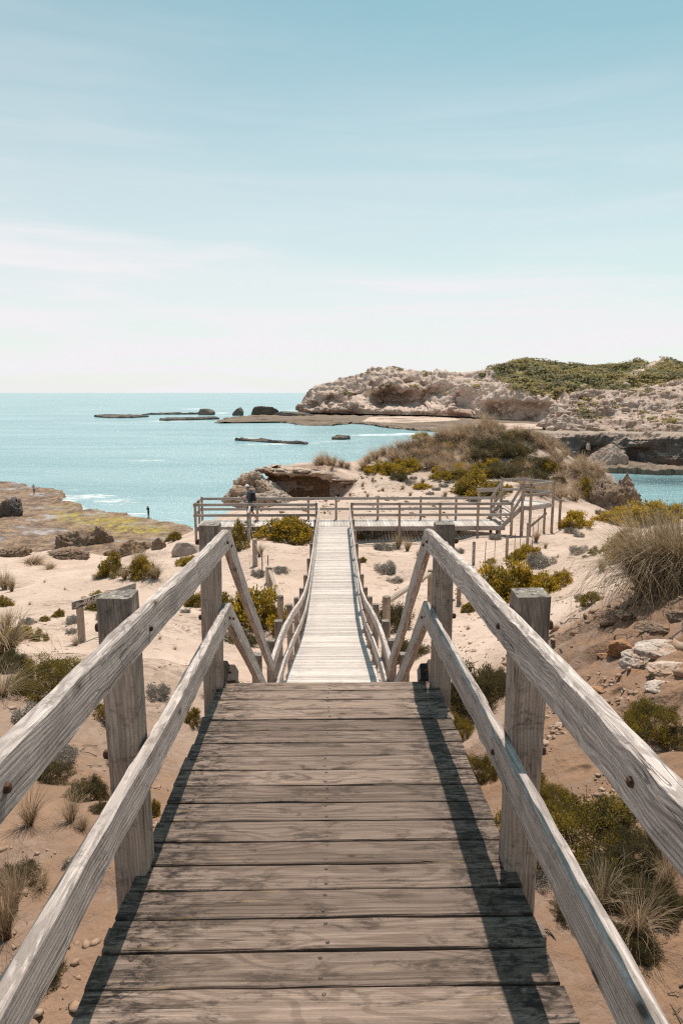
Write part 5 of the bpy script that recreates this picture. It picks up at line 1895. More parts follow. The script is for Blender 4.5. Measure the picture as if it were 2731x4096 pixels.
for k, u, v, w, hp, lab, var in [
        ('wispy', 118, 3300, 170, 240, 'dry brown tussock fanning out at lower left', 1),
        ('wispy', 285, 3285, 150, 170, 'second dry tussock beside the first at lower left', 1),
        ('wispy', 25, 3760, 190, 420, 'dark tall tussock in the lower left corner', 1),
        ('wispy', 170, 3560, 90, 150, 'thin dry wisp above the lower left corner', 0),
        ('grass', 20, 2620, 230, 190, 'pale arching grass over the shrubs at the left photo edge', 2),
        ('wispy', 60, 3640, 150, 300, 'second dark tussock behind the corner one at lower left', 1),
        ('wispy', 150, 3860, 140, 220, 'short dark tussock right of the corner one at lower left', 1),
        ('wispy', 330, 3330, 90, 120, 'small dry tussock between the dark shrub and the deck', 0),
        ('wispy', 15, 2790, 200, 170, 'pale drooping grass at the left photo edge below the cushion shrub', 0),
        ('grass', 20, 2360, 60, 90, 'dry tussock on the sand at the left photo edge', 0),
        ('grass', 48, 2366, 46, 70, 'smaller dry tussock next to the one at the left photo edge', 1),
        ('grass', 25, 2520, 80, 90, 'thin dry grass above the yellow-green shrub at left', 1),
        ('grass', 560, 2270, 80, 90, 'pale grass sprouting behind the right bank shrub', 0),
        ('grass', 625, 2320, 80, 70, 'brown grass right of the bank shrubs', 1),
        ('grass', 500, 2318, 50, 60, 'rusty grass between the two bank shrubs', 1),
        ('rust', 130, 2258, 110, 34, 'low brown grass along the top of the bank at left', 0),
        ('rust', 200, 2275, 60, 26, 'small brown grass clump below the rubble ridge', 1),
        ('wispy', 305, 2585, 60, 75, 'dry grass at the foot of the name board post', 0),
        ('wispy', 430, 2510, 90, 70, 'spreading dry grass under the name board', 0),
        ('grass', 1040, 2225, 40, 55, 'dry tussock beside the round fence post left of the ramp', 1),
        ('grass', 830, 2790, 40, 70, 'small rusty tussock just behind the first left post', 1),
        ('wispy', 900, 3060, 40, 60, 'dry sprig hugging the left edge of the deck', 1)]:
    plant(k, u, v, w, lab, 1.0, None, var, None, hp)
# --- right side
RIGHT = [
    ('grey', 1485, 2158, 74, 'long grey saltbush nearest the platform, right of the ramp', 0.9, None),
    ('grey', 1540, 2204, 80, 'grey saltbush on open sand between the ramp and the dry tussocks', 0.9, None),
    ('grey', 1545, 2298, 78, 'round grey saltbush on the sand beside the ramp middle', 1.3, None),
    ('grey', 1584, 2334, 60, 'flat brown grey mat of saltbush nearest the right stair handrail', 0.7, None),
    ('grey', 1826, 2134, 34, 'grey saltbush just right of the first right post top', 1.5, None),
    ('grey', 1836, 2216, 40, 'grey saltbush half hidden behind the first right post', 1.3, None),
    ('grey', 1984, 2160, 46, 'round grey saltbush capping a fence stake', 1.2, None),
    ('olive', 1448, 2160, 26, 'small green sprig at the right edge of the ramp end', 1.6, None),
    ('olive', 1452, 2250, 26, 'green sprig hugging the right ramp railing', 1.6, None),
    ('heath', 1570, 2520, 150, 'grey green heath shrub behind the right stair handrail', 1.7, None),
    ('heath', 1640, 2640, 150, 'dark heath shrub low behind the right stair handrail', 1.3, None),
    ('gold', 2075, 2398, 250, 'brightest golden shrub on the sand right of the near railing', 1.25, 0),
    ('gold', 2180, 2380, 160, 'golden shrub joined to the right of the brightest one', 1.15, 1),
    ('gold', 2258, 2345, 80, 'small golden shrub standing alone right of the golden clump', 1.7, 1),
    ('gold', 2115, 2240, 90, 'golden shrub behind the golden clump', 1.2, None),
    ('grey', 2170, 2270, 100, 'grey saltbush behind the golden clump', 1.2, None),
    ('olive', 2060, 2250, 60, 'olive sprig by the fence behind the golden clump', 1.2, None),
    ('gold', 1968, 2258, 36, 'tiny golden sprig at the foot of a fence stake', 1.4, None),
    ('olive', 1880, 2452, 56, 'small green shrub between the two right posts', 1.4, None),
    ('fine', 1935, 2840, 250, 'tall dense grey green heath behind the right mid rail', 1.9, 0),
    ('fine', 1850, 2960, 150, 'golden green heath between the deck and the right mid rail', 1.6, 1),
    ('fine', 1935, 3130, 140, 'dark olive heath against the right edge of the deck', 1.8, 1),
    ('fine', 2340, 3480, 560, 'big dense golden green heath filling the gap between the right rails', 1.1, 1),
    ('fine', 2150, 3300, 220, 'golden green heath behind the second right post', 1.1, 1),
    ('fine', 2520, 3640, 240, 'dark twiggy heath at lower right below the top rail', 1.4, 0),
    ('gold', 2310, 2112, 110, 'golden shrub beside the raised landing', 1.2, None),
    ('grey', 2288, 2138, 50, 'grey saltbush at the foot of the golden shrub by the landing', 1.5, None),
    ('grey', 2318, 2150, 40, 'second grey saltbush below the golden shrub by the landing', 1.2, None),
    ('grey', 2320, 2216, 70, 'grey saltbush on the sand left of the big tussock', 1.0, None),
    ('olive', 2382, 2218, 44, 'small olive shrub on the sand left of the big tussock', 1.2, None),
    ('gold', 2467, 2254, 66, 'small yellow shrub at the left foot of the big tussock', 1.2, None),
    ('grey', 2345, 2232, 26, 'little grey tuft on the sand left of the big tussock', 1.3, None),
    ('olive', 2377, 2412, 90, 'green grey shrub at the top of the near right dune', 1.2, None),
    ('grey', 2330, 2396, 50, 'low grey shrub left of the green grey one on the near dune', 0.9, None),
    ('gold', 2500, 2105, 160, 'long yellow-green shrub left of the big tussock top', 0.7, None),
    ('gold', 2620, 2095, 200, 'yellow-green shrub behind the big tussock', 0.8, None),
    ('gold', 2725, 2075, 120, 'yellow shrub at the right photo edge above the big tussock', 1.4, None),
    ('olive', 2500, 2215, 120, 'olive shrub tucked behind the left of the big tussock', 1.2, None),
    ('grey', 2515, 2130, 34, 'grey saltbush in front of the long yellow-green shrub', 1.4, None),
    ('fine', 2660, 2950, 260, 'golden green shrub at the right photo edge below the white limestone', 1.2, 1),
    ('fine', 2050, 3010, 120, 'golden green heath directly behind the right mid rail', 1.4, 1),
    ('fine', 2010, 2760, 160, 'dark heath right of the tall grey green heath', 1.3, 0),
    ('fine', 2480, 3330, 200, 'dark green heath at the right end of the big golden heath', 1.2, 0),
    ('fine', 2660, 3700, 220, 'dark heath against the right photo edge under the top rail', 1.2, 0),
    ('fine', 2580, 3480, 260, 'dark olive heath between the big golden heath and the right photo edge', 1.2, 0),
    ('fine', 2330, 3700, 200, 'twiggy dark heath low at the lower right', 1.1, 0),
    ('fine', 2560, 3860, 260, 'dark heath nearest the lower right corner', 1.0, 0),
    ('olive', 2130, 3160, 120, 'olive bush just right of the second right post', 1.4, None),
    ('grey', 2200, 3560, 110, 'bare grey brush between the right rails', 1.0, None),
    ('fine', 2230, 3260, 190, 'olive heath behind the left part of the big golden heath', 1.2, 1),
    ('fine', 2430, 3580, 220, 'dark heath in front of the big golden heath', 1.2, 0),
    ('heath', 2000, 3420, 90, 'small dark heath at the foot of the second right post', 1.4, None),
    ('grey', 2560, 2950, 90, 'bare grey twiggy bush left of the shrub at the right photo edge', 1.3, None),
    ('grey', 2080, 2920, 90, 'grey twiggy brush at the foot of the tall heath', 0.9, None),
    ('olive', 2340, 2000, 66, 'dark shrub with yellow tops at the foot of the crag', 1.9, None),
    ('olive', 2402, 2022, 66, 'brown shrub with yellow tops right of the first at the crag', 1.7, None),
    ('grey', 2402, 2062, 36, 'grey saltbush under the crag', 1.3, None),
]
for k, u, v, w, lab, hr, var in RIGHT:
    plant(k, u, v, w, lab, hr, None, var)
for k, u, v, w, hp, lab, var in [
        ('big', 2600, 2372, 300, 330, 'huge dry grass tussock on the crest of the near right dune', 0),
        ('big', 2735, 2340, 240, 300, 'dry grass tussock cut by the right photo edge', 0),
        ('grass', 1593, 2194, 46, 66, 'left of two dry tussocks right of the ramp', 1),
        ('grass', 1629, 2206, 46, 58, 'right of two dry tussocks right of the ramp', 1),
        ('grass', 1673, 2232, 30, 40, 'small dry tussock behind the first right post', 1),
        ('grass', 1963, 2316, 60, 90, 'dry tussock at the left foot of the golden clump', 1),
        ('grass', 2143, 2168, 36, 56, 'rusty tussock behind the fence', 1),
        ('grass', 2403, 2286, 60, 66, 'pale tussock on the sand left of the big tussock', 1),
        ('grass', 2180, 2195, 22, 28, 'tiny tussock left of the grey saltbush near the fence', 1),
        ('wispy', 2540, 3760, 220, 330, 'tall brown grass in the lower right below the top rail', 1),
        ('wispy', 2660, 3560, 200, 260, 'dry grass at the right photo edge below the top rail', 1),
        ('wispy', 2400, 3640, 180, 300, 'thin grass rising through the heath at lower right', 0),
        ('wispy', 2120, 3800, 60, 160, 'dry seed stalks beside the right edge of the deck', 0),
        ('grass', 2650, 2150, 80, 60, 'pale grass beside the yellow shrub at the right edge', 0)]:
    plant(k, u, v, w, lab, 1.0, None, var, None, hp)
# --- the dune hill behind the platform
for k, u, v, w, hr, lab in [
        ('gold', 1560, 1900, 130, 0.9, 'broad gold-tipped shrub left of the sandy dune path'), ('gold', 1630, 1890, 110, 1.0, 'gold-tipped shrub at the left edge of the sandy dune path'),
        ('gold', 1500, 1895, 80, 0.8, 'small gold shrub leftmost in the golden clump on the dune'), ('gold', 1725, 1805, 90, 0.7, 'gold shrub high on the left slope of the dune'),
        ('gold', 1780, 1800, 70, 0.7, 'gold shrub just below the dune crest tussocks'), ('gold', 1690, 1765, 70, 0.7, 'gold shrub on the left skyline of the dune against the sea'),
        ('gold', 1830, 1885, 95, 0.9, 'gold shrub in the middle of the dune face'), ('gold', 1775, 1928, 80, 0.9, 'gold shrub at the right edge of the sandy dune path'),
        ('gold', 1696, 1958, 58, 0.9, 'low gold shrub standing in the sandy dune path'), ('gold', 2032, 1968, 40, 1.3, 'small gold shrub behind the landing steps'),
        ('gold', 1975, 1870, 70, 0.8, 'gold shrub between dark green shrubs high on the dune'), ('gold', 1880, 1855, 60, 0.8, 'gold shrub left of the dark green shrubs on the dune'), ('gold', 1760, 1890, 60, 0.9, 'gold shrub where the sandy path fades into the dune'),
        ('olive', 1917, 1992, 170, 0.95, 'large dark green shrub behind the low timber board'), ('olive', 1880, 1985, 90, 0.9, 'green shrub at the left end of the low timber board'), ('olive', 1990, 1985, 90, 0.9, 'green shrub between the low timber board and the landing'),
        ('heath', 2010, 1830, 150, 1.0, 'dark heath in the centre of the dune top'), ('heath', 1960, 1810, 130, 0.9, 'dark heath left on the dune top below the crest tussocks'), ('heath', 2080, 1835, 130, 1.0, 'dark heath right of centre on the dune top'),
        ('heath', 1930, 1850, 90, 1.0, 'smaller dark heath left of the dune top heaths'), ('heath', 2026, 1915, 130, 1.1, 'dark heath above the back railing of the landing'), ('heath', 2147, 1935, 120, 1.2, 'grey green heath directly above the raised landing'),
        ('heath', 2158, 1885, 110, 1.0, 'grey green heath on the right flank above the landing'), ('heath', 2090, 1880, 110, 1.0, 'dark heath midway up the dune above the landing'), ('olive', 1850, 1920, 110, 0.8, 'low olive shrub in the middle of the lower dune'),
        ('olive', 1930, 1910, 110, 0.8, 'low olive shrub above the low timber board'), ('heath', 1600, 1925, 70, 0.9, 'dark shrub at the foot of the golden clump'), ('olive', 2200, 1900, 90, 1.0, 'olive shrub among dry grass on the right dune flank'),
        ('heath', 2060, 1780, 120, 0.8, 'dark heath right behind the crest tussocks'), ('heath', 2240, 1945, 60, 1.2, 'small dark heath right of the raised landing')]:
    plant(k, u, v, w, lab, hr, 'golden shrubs on the dune' if k == 'gold' else 'green shrubs on the dune')
for u, v, w in [(1640, 1935, 36), (1655, 1918, 30), (1765, 1830, 40), (1740, 1838, 30), (1775, 1950, 36), (1745, 1962, 34), (1800, 1935, 36), (1830, 1945, 24), (1700, 1790, 30), (1625, 1800, 24), (1720, 1980, 30), (1850, 1890, 26)]:
    plant('grey', u, v, w, 'pale grey saltbush on the grassy dune behind the platform', 0.9, 'grey saltbushes on the dune')


def dune_grass():
    rng = random.Random(61)
    n = 0
    def lab_of(u, v):
        if u < 1420: return 'dry brown tussock on the sand shelf above the limestone ledge', 'tussocks above the ledge'
        if v < 1760 and u < 2045: return 'large pale tussock on the very crest of the dune against the far shore', 'tussocks on the dune crest'
        if u < 1700: return 'dry tussock on the left shoulder of the dune, left of the sandy path', 'tussocks on the left shoulder of the dune'
        if u < 2100: return 'dry tussock among the green shrubs in the middle of the dune', 'tussocks in the middle of the dune'
        if v < 1880: return 'dry tussock on the upper right flank of the dune facing the inlet', 'tussocks on the upper right flank'
        return 'dry tussock low on the right flank of the dune, near the crag', 'tussocks on the lower right flank'
    # big heads on the crest
    for u, v, hp in [(1850, 1722, 62), (1905, 1718, 60), (1950, 1715, 66), (1975, 1722, 56), (1880, 1735, 48), (1930, 1732, 50), (2005, 1728, 46), (1825, 1740, 44), (1280, 1868, 52), (1305, 1862, 60), (1330, 1866, 48), (1270, 1875, 40), (1365, 1868, 34), (1390, 1872, 30),
                     (1500, 1840, 50), (1530, 1825, 46), (1470, 1855, 44), (1455, 1880, 44), (1570, 1815, 42), (1600, 1800, 46), (2080, 1745, 46), (2120, 1750, 46), (2160, 1770, 48), (2200, 1785, 46), (2240, 1800, 46), (2060, 1738, 40)]:
        plant('rust', u, v, hp * 0.95, lab_of(u, v)[0], 1.0, lab_of(u, v)[1], None, rng.uniform(-0.6, 0.6), hp)
    tries = 0
    while n < 170 and tries < 2500:
        tries += 1
        u = rng.uniform(1560, 2440); v = rng.uniform(1735, 2010)
        lo = np.interp(u, [1480, 1560, 1640, 1750, 1850, 2050, 2150, 2300, 2440], [1900, 1890, 1870, 1900, 1900, 1935, 1985, 2030, 2050])
        hi = np.interp(u, [1480, 1600, 1700, 1850, 2000, 2150, 2300, 2440], [1840, 1795, 1765, 1730, 1728, 1765, 1840, 1920])
        if not hi < v < lo: continue
        dark = 1900 < u < 2200 and 1780 < v < 1960
        if dark and rng.random() < 0.78: continue
        hp = rng.uniform(32, 60)
        plant('rust', u, v, hp, lab_of(u, v)[0], 1.0, lab_of(u, v)[1], None, rng.uniform(-0.7, 0.7), hp)
        n += 1
    # sprigs on the pale sand in front of the dune and around
    lab2 = 'small dry tuft on the pale sand between the platform and the dune'
    for u, v, hp in [(1420, 1930, 18), (1450, 1948, 22), (1380, 1955, 16), (1490, 1930, 16), (1530, 1965, 18), (1330, 1905, 16), (1570, 2000, 20), (1640, 1985, 24), (1780, 1985, 26), (1690, 1935, 26), (1660, 1950, 22), (1400, 1985, 18), (1290, 1925, 12), (1350, 1990, 20), (1840, 1975, 20), (1470, 1990, 22), (1610, 1960, 22), (1720, 1920, 26)]:
        plant('grass', u, v, hp, lab2, 1.0, 'tufts on the sand before the dune', None, None, hp)
    # low tufts on the sand flats beside the ramp
    lab3 = 'low dry tuft on the open sand beside the boardwalk'
    for u, v, hp in [(1620, 2090, 16), (1760, 2110, 18), (1690, 2330, 26), (1590, 2460, 30), (1840, 2420, 26), (1800, 2500, 30), (1870, 2520, 34), (2000, 2440, 30), (2230, 2230, 20), (2420, 2330, 26), (600, 2480, 30), (640, 2560, 30), (560, 2600, 34), (480, 2690, 30), (700, 2600, 26), (420, 2380, 20), (180, 2330, 20), (330, 2400, 20), (120, 2420, 24), (260, 2360, 18), (690, 2320, 24), (2440, 2180, 20)]:
        plant('wispy', u, v, hp, lab3, 1.0, 'low tufts on the open sand', None, None, hp)


dune_grass()


def twigs():
    """fallen roots and dead branches on the near right dune"""
    rng = random.Random(5)
    labs = ['long dead root trailing across the near right dune', 'second dead root above the long one on the near dune', 'forked dead branch near the big tussock',
            'thin dead twig on the slope below the big tussock', 'curved dead branch at the right photo edge of the dune', 'dark root poking out of the dune above the red clay']
    for k, (a, b, r) in enumerate([((2180, 2560), (2390, 2520), 0.010), ((2230, 2500), (2400, 2440), 0.008), ((2380, 2420), (2500, 2370), 0.010), ((2480, 2480), (2540, 2400), 0.009), ((2650, 2600), (2731, 2480), 0.012), ((2440, 2560), (2560, 2545), 0.008)]):
        A, B = G(*a), G(*b)
        n = 9
        pts = []
        for i in range(n):
            q = A.lerp(B, i / (n - 1)) + Vector((rng.uniform(-0.04, 0.04), rng.uniform(-0.04, 0.04), 0))
            q.z = gz(q.x, q.y) + r * 0.6 + rng.uniform(0, 0.03)
            pts.append(q)
        me = tube_mesh('dead_branch', [p - pts[0] for p in pts], r * 1.3, r * 0.5, M['twig'], 5, k, 0.2)
        o = bpy.data.objects.new('dead_branch', me); o.location = pts[0]
        COL.objects.link(o)
        tag(o, labs[k], 'branch')


def ground_litter():
    """broken twigs, dead stalks and bark scraps on the near sand"""
    rng = np.random.default_rng(19)
    V, Q = [], []; n = 0
    for (xa, xb), (ya, yb), cnt, l0, l1 in [((1.0, 5.5), (1.8, 11), 900, 0.03, 0.22), ((-4.0, -0.85), (1.5, 9), 800, 0.03, 0.20), ((-8, -1.2), (9, 24), 500, 0.06, 0.28), ((1.2, 10), (11, 28), 600, 0.06, 0.30), ((-4, 7), (33, 47), 250, 0.1, 0.5)]:
        x = rng.uniform(xa, xb, cnt); y = rng.uniform(ya, yb, cnt)
        keep = fbm(np.stack([x * 0.6, y * 0.6, 0 * x], -1) + 17, 3) > -0.05
        x, y = x[keep], y[keep]
        an = rng.uniform(0, 6.2832, len(x)); ln = l0 * (l1 / l0) ** (rng.random(len(x)) ** 1.6)
        x2, y2 = x + np.cos(an) * ln, y + np.sin(an) * ln
        xm, ym = (x + x2) / 2 + rng.normal(0, 0.12, len(x)) * ln, (y + y2) / 2 + rng.normal(0, 0.12, len(x)) * ln
        za, zm, zb = h_ground(x, y) + 0.004, h_ground(xm, ym) + 0.006 + 0.10 * ln * rng.random(len(x)), h_ground(x2, y2) + 0.004
        for k in range(len(x)):
            w = ln[k] * rng.uniform(0.018, 0.05)
            sx, sy = -math.sin(an[k]) * w, math.cos(an[k]) * w
            for (a, b, c), f in (((x[k], y[k], za[k]), 1.0), ((xm[k], ym[k], zm[k]), 0.9), ((x2[k], y2[k], zb[k]), 0.35)):
                V += [(a - sx * f, b - sy * f, c), (a + sx * f, b + sy * f, c), (a, b, c + w * 1.2 * f)]
            for e in (0, 3):
                for i in range(3):
                    j = (i + 1) % 3
                    Q.append((n + e + i, n + e + j, n + e + 3 + j, n + e + 3 + i))
            n += 9
    me = np_mesh('ground_litter', np.array(V), np.array(Q), M['twig'], False)
    o = bpy.data.objects.new('ground_litter', me); COL.objects.link(o)
    tag(o, 'broken twigs and dead stalks littering the sand', 'litter', kind='stuff')


twigs()
ground_litter()


# ------------------------------------------------------------------ people
def person_body(name, bones, voxel, mats, chooser):
    bm = bmesh.new()
    for p0, r0, p1, r1 in bones:
        p0, p1 = Vector(p0), Vector(p1)
        for p, r in ((p0, r0), (p1, r1)):
            bmesh.ops.create_icosphere(bm, subdivisions=2, radius=r, matrix=Matrix.Translation(p))
        d = p1 - p0
        if d.length > 1e-4:
            m = d.to_track_quat('Z', 'Y').to_matrix().to_4x4(); m.translation = (p0 + p1) / 2
            bmesh.ops.create_cone(bm, cap_ends=True, segments=14, radius1=r0, radius2=r1, depth=d.length, matrix=m)
    me = bpy.data.meshes.new(name); bm.to_mesh(me); bm.free()
    o = bpy.data.objects.new('src', me); COL.objects.link(o)
    md = o.modifiers.new('r', 'REMESH'); md.mode = 'VOXEL'; md.voxel_size = voxel
    sm = o.modifiers.new('s', 'SMOOTH'); sm.factor = 0.5; sm.iterations = 2
    dg = bpy.context.evaluated_depsgraph_get()
    out = bpy.data.meshes.new_from_object(o.evaluated_get(dg))
    bpy.data.objects.remove(o)
    out.name = name
    out.materials.clear()
    for m in mats: out.materials.append(m)
    for p in out.polygons:
        p.material_index = chooser(p.center)
        p.use_smooth = True
    return out


M['skin'] = m_plain('sunlit_skin', (0.50, 0.29, 0.21), 0.55, 0.06)
M['tee'] = m_plain('slate_cotton', (0.075, 0.085, 0.105), 0.85, 0.15)
M['shorts'] = m_plain('dark_patterned_shorts', (0.05, 0.05, 0.06), 0.85, 0.6, 0, 45)
M['shoe'] = m_plain('grey_shoes', (0.16, 0.15, 0.14), 0.7, 0.2)
M['cap'] = m_plain('white_cap_cloth', (0.75, 0.72, 0.70), 0.8, 0.04)
M['black'] = m_plain('black_nylon', (0.02, 0.021, 0.024), 0.7, 0.2)
M['hair'] = m_plain('brown_hair', (0.06, 0.038, 0.026), 0.7, 0.3)
M['darkwear'] = m_plain('dark_clothes', (0.03, 0.032, 0.036), 0.85, 0.2)
M['palewear'] = m_plain('pale_grey_shirt', (0.42, 0.42, 0.43), 0.85, 0.1)


def hand(w, d, up, side, r=0.010):
    """palm and five fingers from the wrist w, along d"""
    w, d, up = Vector(w), Vector(d).normalized(), Vector(up).normalized()
    s = d.cross(up).normalized()
    B = [(w, 0.026, w + d * 0.05, 0.030), (w + d * 0.05 - s * 0.02, 0.018, w + d * 0.085 - s * 0.022, 0.014), (w + d * 0.05 + s * 0.02, 0.018, w + d * 0.085 + s * 0.022, 0.014)]
    for k, ln in enumerate((0.062, 0.072, 0.068, 0.052)):
        b = w + d * 0.085 + s * (-0.033 + 0.022 * k)
        m = b + d * ln * 0.55 + up * 0.004
        B += [(b, r, m, r * 0.92), (m, r * 0.92, m + (d * 0.45 - up * 0.9).normalized() * ln * 0.5, r * 0.8)]
    t = w + d * 0.03 - s * 0.03 * side
    m = t + (d * 0.6 - s * 0.7 * side).normalized() * 0.04
    B += [(t, r * 1.2, m, r * 1.05), (m, r * 1.05, m + d * 0.032, r * 0.9)]
    return B


def base_bones(legs, arms, lean=0.04, head_fwd=0.05):
    B = []
    for s, (hip, knee, ank, toe) in zip((-1, 1), legs):
        B += [(hip, 0.088, knee, 0.058), (knee, 0.056, Vector(knee).lerp(Vector(ank), 0.3), 0.056), (Vector(knee).lerp(Vector(ank), 0.3), 0.056, ank, 0.038), (ank, 0.042, toe, 0.036), (Vector(ank) + Vector((0, -0.03, -0.04)), 0.036, toe, 0.034)]
    B += [((-0.07, 0, 0.94), 0.105, (0.07, 0, 0.94), 0.105), ((0, 0, 0.94), 0.12, (0, lean * 0.5, 1.14), 0.115), ((-0.06, lean * 0.6, 1.14), 0.10, (-0.08, lean, 1.34), 0.105), ((0.06, lean * 0.6, 1.14), 0.10, (0.08, lean, 1.34), 0.105),
          ((-0.15, lean, 1.40), 0.066, (0.15, lean, 1.40), 0.066), ((0, lean, 1.40), 0.065, (0, lean + head_fwd, 1.52), 0.052)]
    hy = lean + head_fwd + 0.02
    B += [((0, hy - 0.015, 1.625), 0.083, (0, hy + 0.005, 1.655), 0.086), ((0, hy + 0.02, 1.57), 0.062, (0, hy + 0.045, 1.545), 0.040), ((0, hy + 0.082, 1.62), 0.011, (0, hy + 0.100, 1.588), 0.015),
          ((-0.082, hy - 0.01, 1.62), 0.014, (-0.084, hy - 0.012, 1.59), 0.011), ((0.082, hy - 0.01, 1.62), 0.014, (0.084, hy - 0.012, 1.59), 0.011), ((-0.03, hy + 0.072, 1.632), 0.016, (0.03, hy + 0.072, 1.632), 0.016),
          ((-0.018, hy + 0.074, 1.556), 0.011, (0.018, hy + 0.074, 1.556), 0.011)]
    for s, (sh, el, wr) in zip((-1, 1), arms):
        B += [(sh, 0.060, el, 0.044), (el, 0.044, Vector(el).lerp(Vector(wr), 0.35), 0.042), (Vector(el).lerp(Vector(wr), 0.35), 0.042, wr, 0.027)]
    return B, hy


def head_cap(parent, hy, mat, brim, name='cap', z=1.648, wide=False):
    bm = bmesh.new()
    bmesh.ops.create_uvsphere(bm, u_segments=20, v_segments=12, radius=0.105)
    bmesh.ops.delete(bm, geom=[v for v in bm.verts if v.co.z < -0.005], context='VERTS')
    for v in bm.verts: v.co.z *= 1.02
    n = 12
    ring = []
    rng_ = range(n + 1)
    if wide:
        vs_ = [(bm.verts.new((0.10 * math.cos(6.2832 * i / 18), 0.10 * math.sin(6.2832 * i / 18), 0.0)), bm.verts.new((0.175 * math.cos(6.2832 * i / 18), 0.175 * math.sin(6.2832 * i / 18), -0.02))) for i in range(18)]
        for i in range(18):
            a, b = vs_[i], vs_[(i + 1) % 18]
            bm.faces.new((a[0], a[1], b[1], b[0]))
    else:
        vs_ = []
        for i in rng_:
            t = -0.95 + 1.9 * i / n
            vs_.append((bm.verts.new((0.103 * math.sin(t), 0.103 * math.cos(t), 0.004)), bm.verts.new((0.103 * math.sin(t) * 0.95, 0.103 * math.cos(t) + brim * math.cos(t * 1.35), -0.022 * math.cos(t)))))
        for a, b in zip(vs_[:-1], vs_[1:]):
            bm.faces.new((a[0], a[1], b[1], b[0]))
    bmesh.ops.solidify(bm, geom=bm.faces[:], thickness=0.006)
    me = bpy.data.meshes.new(name); bm.to_mesh(me); bm.free(); me.materials.append(mat); me.shade_smooth()
    o = bpy.data.objects.new(name, me); COL.objects.link(o); o.parent = parent
    o.location = (0, hy - 0.012, z)
    return o


def photographer():
    x = -3.62
    y = 30.55
    root = empty('person', (x, y, PLAT_Z + 0.002), 'person in white cap, dark tee and shorts holding a camera on the platform', 'person', None, math.pi / 2 - 0.1)
    legs = [((-0.09, 0, 0.92), (-0.10, 0.10, 0.50), (-0.10, 0.10, 0.085), (-0.11, 0.24, 0.036)), ((0.09, 0, 0.92), (0.10, -0.05, 0.50), (0.10, -0.30, 0.115), (0.11, -0.18, 0.036))]
    arms = [((-0.19, 0.04, 1.40), (-0.23, 0.02, 1.12), (-0.09, 0.25, 1.17)), ((0.19, 0.04, 1.40), (0.23, 0.02, 1.12), (0.09, 0.25, 1.17))]
    B, hy = base_bones(legs, arms, 0.06, 0.07)
    B += hand((-0.085, 0.26, 1.175), (0.25, 0.9, 0.12), (0.5, 0, 0.85), -1) + hand((0.085, 0.26, 1.175), (-0.25, 0.9, 0.12), (-0.5, 0, 0.85), 1)

    def ch(c):
        if c.z > 1.47: return 0
        if c.y > 0.115 and c.z > 1.02: return 0
        if c.z > 0.90: return 1
        if c.z > 0.52: return 2
        if c.z < 0.10: return 3
        return 0
    me = person_body('body', B, 0.0095, [M['skin'], M['tee'], M['shorts'], M['shoe']], ch)
    o = bpy.data.objects.new('body', me); COL.objects.link(o); o.parent = root
    head_cap(root, hy, M['cap'], 0.075)
    hm = person_body('hair', [((-0.05, hy - 0.055, 1.62), 0.048, (0.05, hy - 0.055, 1.62), 0.048), ((0, hy - 0.07, 1.60), 0.045, (0, hy - 0.065, 1.565), 0.035)], 0.012, [M['hair']], lambda c: 0)
    h = bpy.data.objects.new('hair', hm); COL.objects.link(h); h.parent = root
    W_ = Matrix.Translation(root.location) @ Matrix.Rotation(root.rotation_euler.z, 4, 'Z')
    # backpack
    bp = empty('backpack', W_ @ Vector((0, -0.15, 0.98)), 'black backpack worn by the person on the platform', 'backpack', None, root.rotation_euler.z)
    bm_ = person_body('pack_body', [((-0.07, -0.02, 0.10), 0.085, (-0.06, 0.0, 0.36), 0.075), ((0.07, -0.02, 0.10), 0.085, (0.06, 0.0, 0.36), 0.075), ((0, -0.05, 0.08), 0.08, (0, -0.03, 0.25), 0.075)], 0.012, [M['black']], lambda c: 0)
    q = bpy.data.objects.new('pack_body', bm_); COL.objects.link(q); q.parent = bp
    for s in (-1, 1):
        pts = [(s * 0.10, 0.03, 0.42), (s * 0.11, 0.13, 0.505), (s * 0.115, 0.24, 0.46), (s * 0.12, 0.305, 0.35), (s * 0.13, 0.29, 0.20), (s * 0.14, 0.18, 0.08), (s * 0.10, 0.05, 0.05)]
        me2 = tube_mesh('strap', pts, 0.018, 0.016, M['black'], 6)
        q = bpy.data.objects.new('strap', me2); COL.objects.link(q); q.parent = bp
    # camera
    cp = empty('photo_camera', W_ @ Vector((0, 0.375, 1.185)), 'small black camera in the hands of the person on the platform', 'camera', None, root.rotation_euler.z)
    put_local('camera_body', beam_mesh('camera_body', 0.125, 0.055, 0.085, M['black'], 1, 0.008), cp, (0, 0, 0.03))
    put_local('viewfinder', beam_mesh('viewfinder', 0.045, 0.045, 0.03, M['black'], 1, 0.006), cp, (0, 0, 0.085))
    put_local('lens', tube_mesh('lens', [(0, 0.02, 0.03), (0, 0.06, 0.03), (0, 0.115, 0.03)], 0.034, 0.038, M['black'], 14), cp, (0, 0, 0))
    put_local('strap', tube_mesh('strap', [(-0.06, 0, 0.04), (-0.05, -0.02, -0.10), (0.0, -0.03, -0.18), (0.05, -0.02, -0.10), (0.06, 0, 0.04)], 0.006, 0.006, M['black'], 5), cp, (0, 0, 0))


def put_local(name, me, parent, loc):
    o = bpy.data.objects.new(name, me); COL.objects.link(o); o.parent = parent; o.location = loc
    return o


photographer()


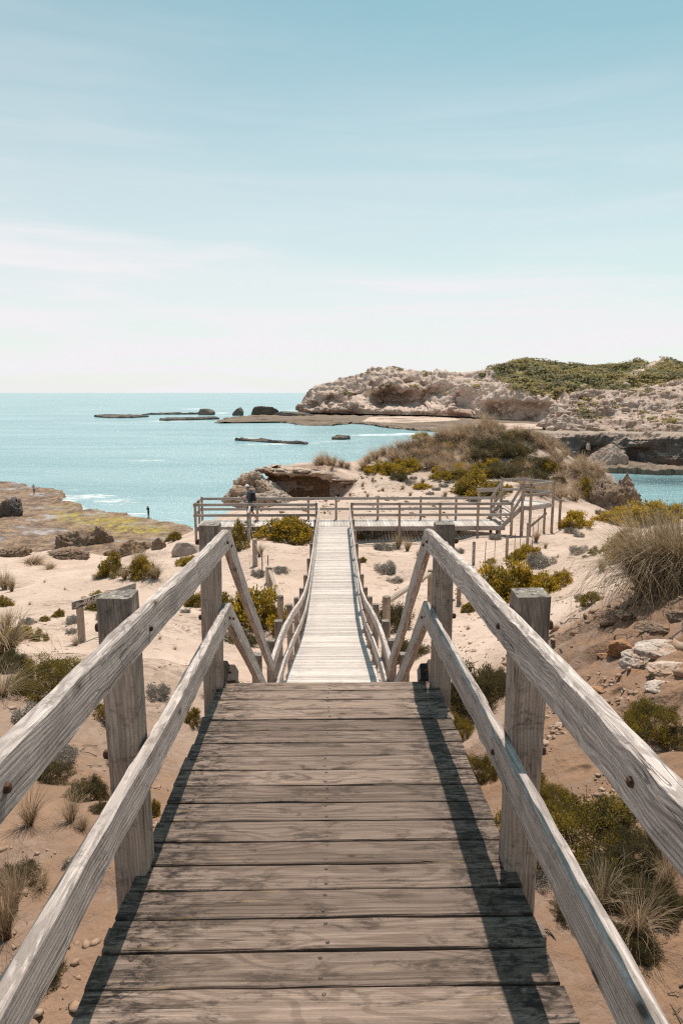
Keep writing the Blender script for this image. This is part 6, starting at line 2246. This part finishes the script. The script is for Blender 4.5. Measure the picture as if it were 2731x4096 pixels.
def reef_z(x, y):
    dg = bpy.context.evaluated_depsgraph_get()
    o = bpy.data.objects['reef']
    ok, p, n_, i = o.ray_cast(Vector((x, y, 20)), Vector((0, 0, -1)))
    return p.z if ok else 0.6


def reef_person(u, v, label, rz, top, hatmat, arms, cols):
    q = PZ(u, v, 0.75)
    root = empty('person', (q.x, q.y, reef_z(q.x, q.y)), label, 'person', None, rz)
    legs = [((-0.09, 0, 0.92), (-0.11, 0.02, 0.50), (-0.12, -0.01, 0.085), (-0.14, 0.13, 0.036)), ((0.09, 0, 0.92), (0.11, 0.02, 0.50), (0.12, -0.01, 0.085), (0.14, 0.13, 0.036))]
    B, hy = base_bones(legs, arms, 0.03, 0.03)
    for s, (sh, el, wr) in zip((-1, 1), arms):
        d = (Vector(wr) - Vector(el)).normalized()
        B += hand(wr, d, d.orthogonal(), s, 0.011)

    def ch(c):
        if c.z > 1.49 and abs(c.x) < 0.13: return 0
        if c.y > 0.20 and c.z > 1.0: return 0
        if c.z > 0.92: return 1
        if c.z > 0.10: return 2
        return 3
    me = person_body('body', B, 0.014, [M['skin'], cols[0], cols[1], M['shoe']], ch)
    o = bpy.data.objects.new('body', me); COL.objects.link(o); o.parent = root
    if hatmat:
        head_cap(root, hy, hatmat, 0.06, 'hat', 1.648, True)
    else:
        hm = person_body('hair', [((0, hy - 0.02, 1.67), 0.09, (0, hy - 0.05, 1.61), 0.07)], 0.014, [M['hair']], lambda c: 0)
        h = bpy.data.objects.new('hair', hm); COL.objects.link(h); h.parent = root
    return root


reef_person(596, 2080, 'person in dark clothes and pale hat standing at the reef edge, arms folded up', 2.4, None, M['cap'],
            [((-0.19, 0.03, 1.40), (-0.27, 0.05, 1.14), (-0.10, 0.22, 1.28)), ((0.19, 0.03, 1.40), (0.27, 0.05, 1.14), (0.10, 0.22, 1.28))], (M['darkwear'], M['darkwear']))
reef_person(138, 1980, 'person in pale grey shirt on the far left reef with hands raised to the head', 0.5, None, None,
            [((-0.19, 0.03, 1.40), (-0.28, 0.16, 1.32), (-0.12, 0.20, 1.55)), ((0.19, 0.03, 1.40), (0.28, 0.16, 1.32), (0.12, 0.20, 1.55))], (M['palewear'], M['shorts']))
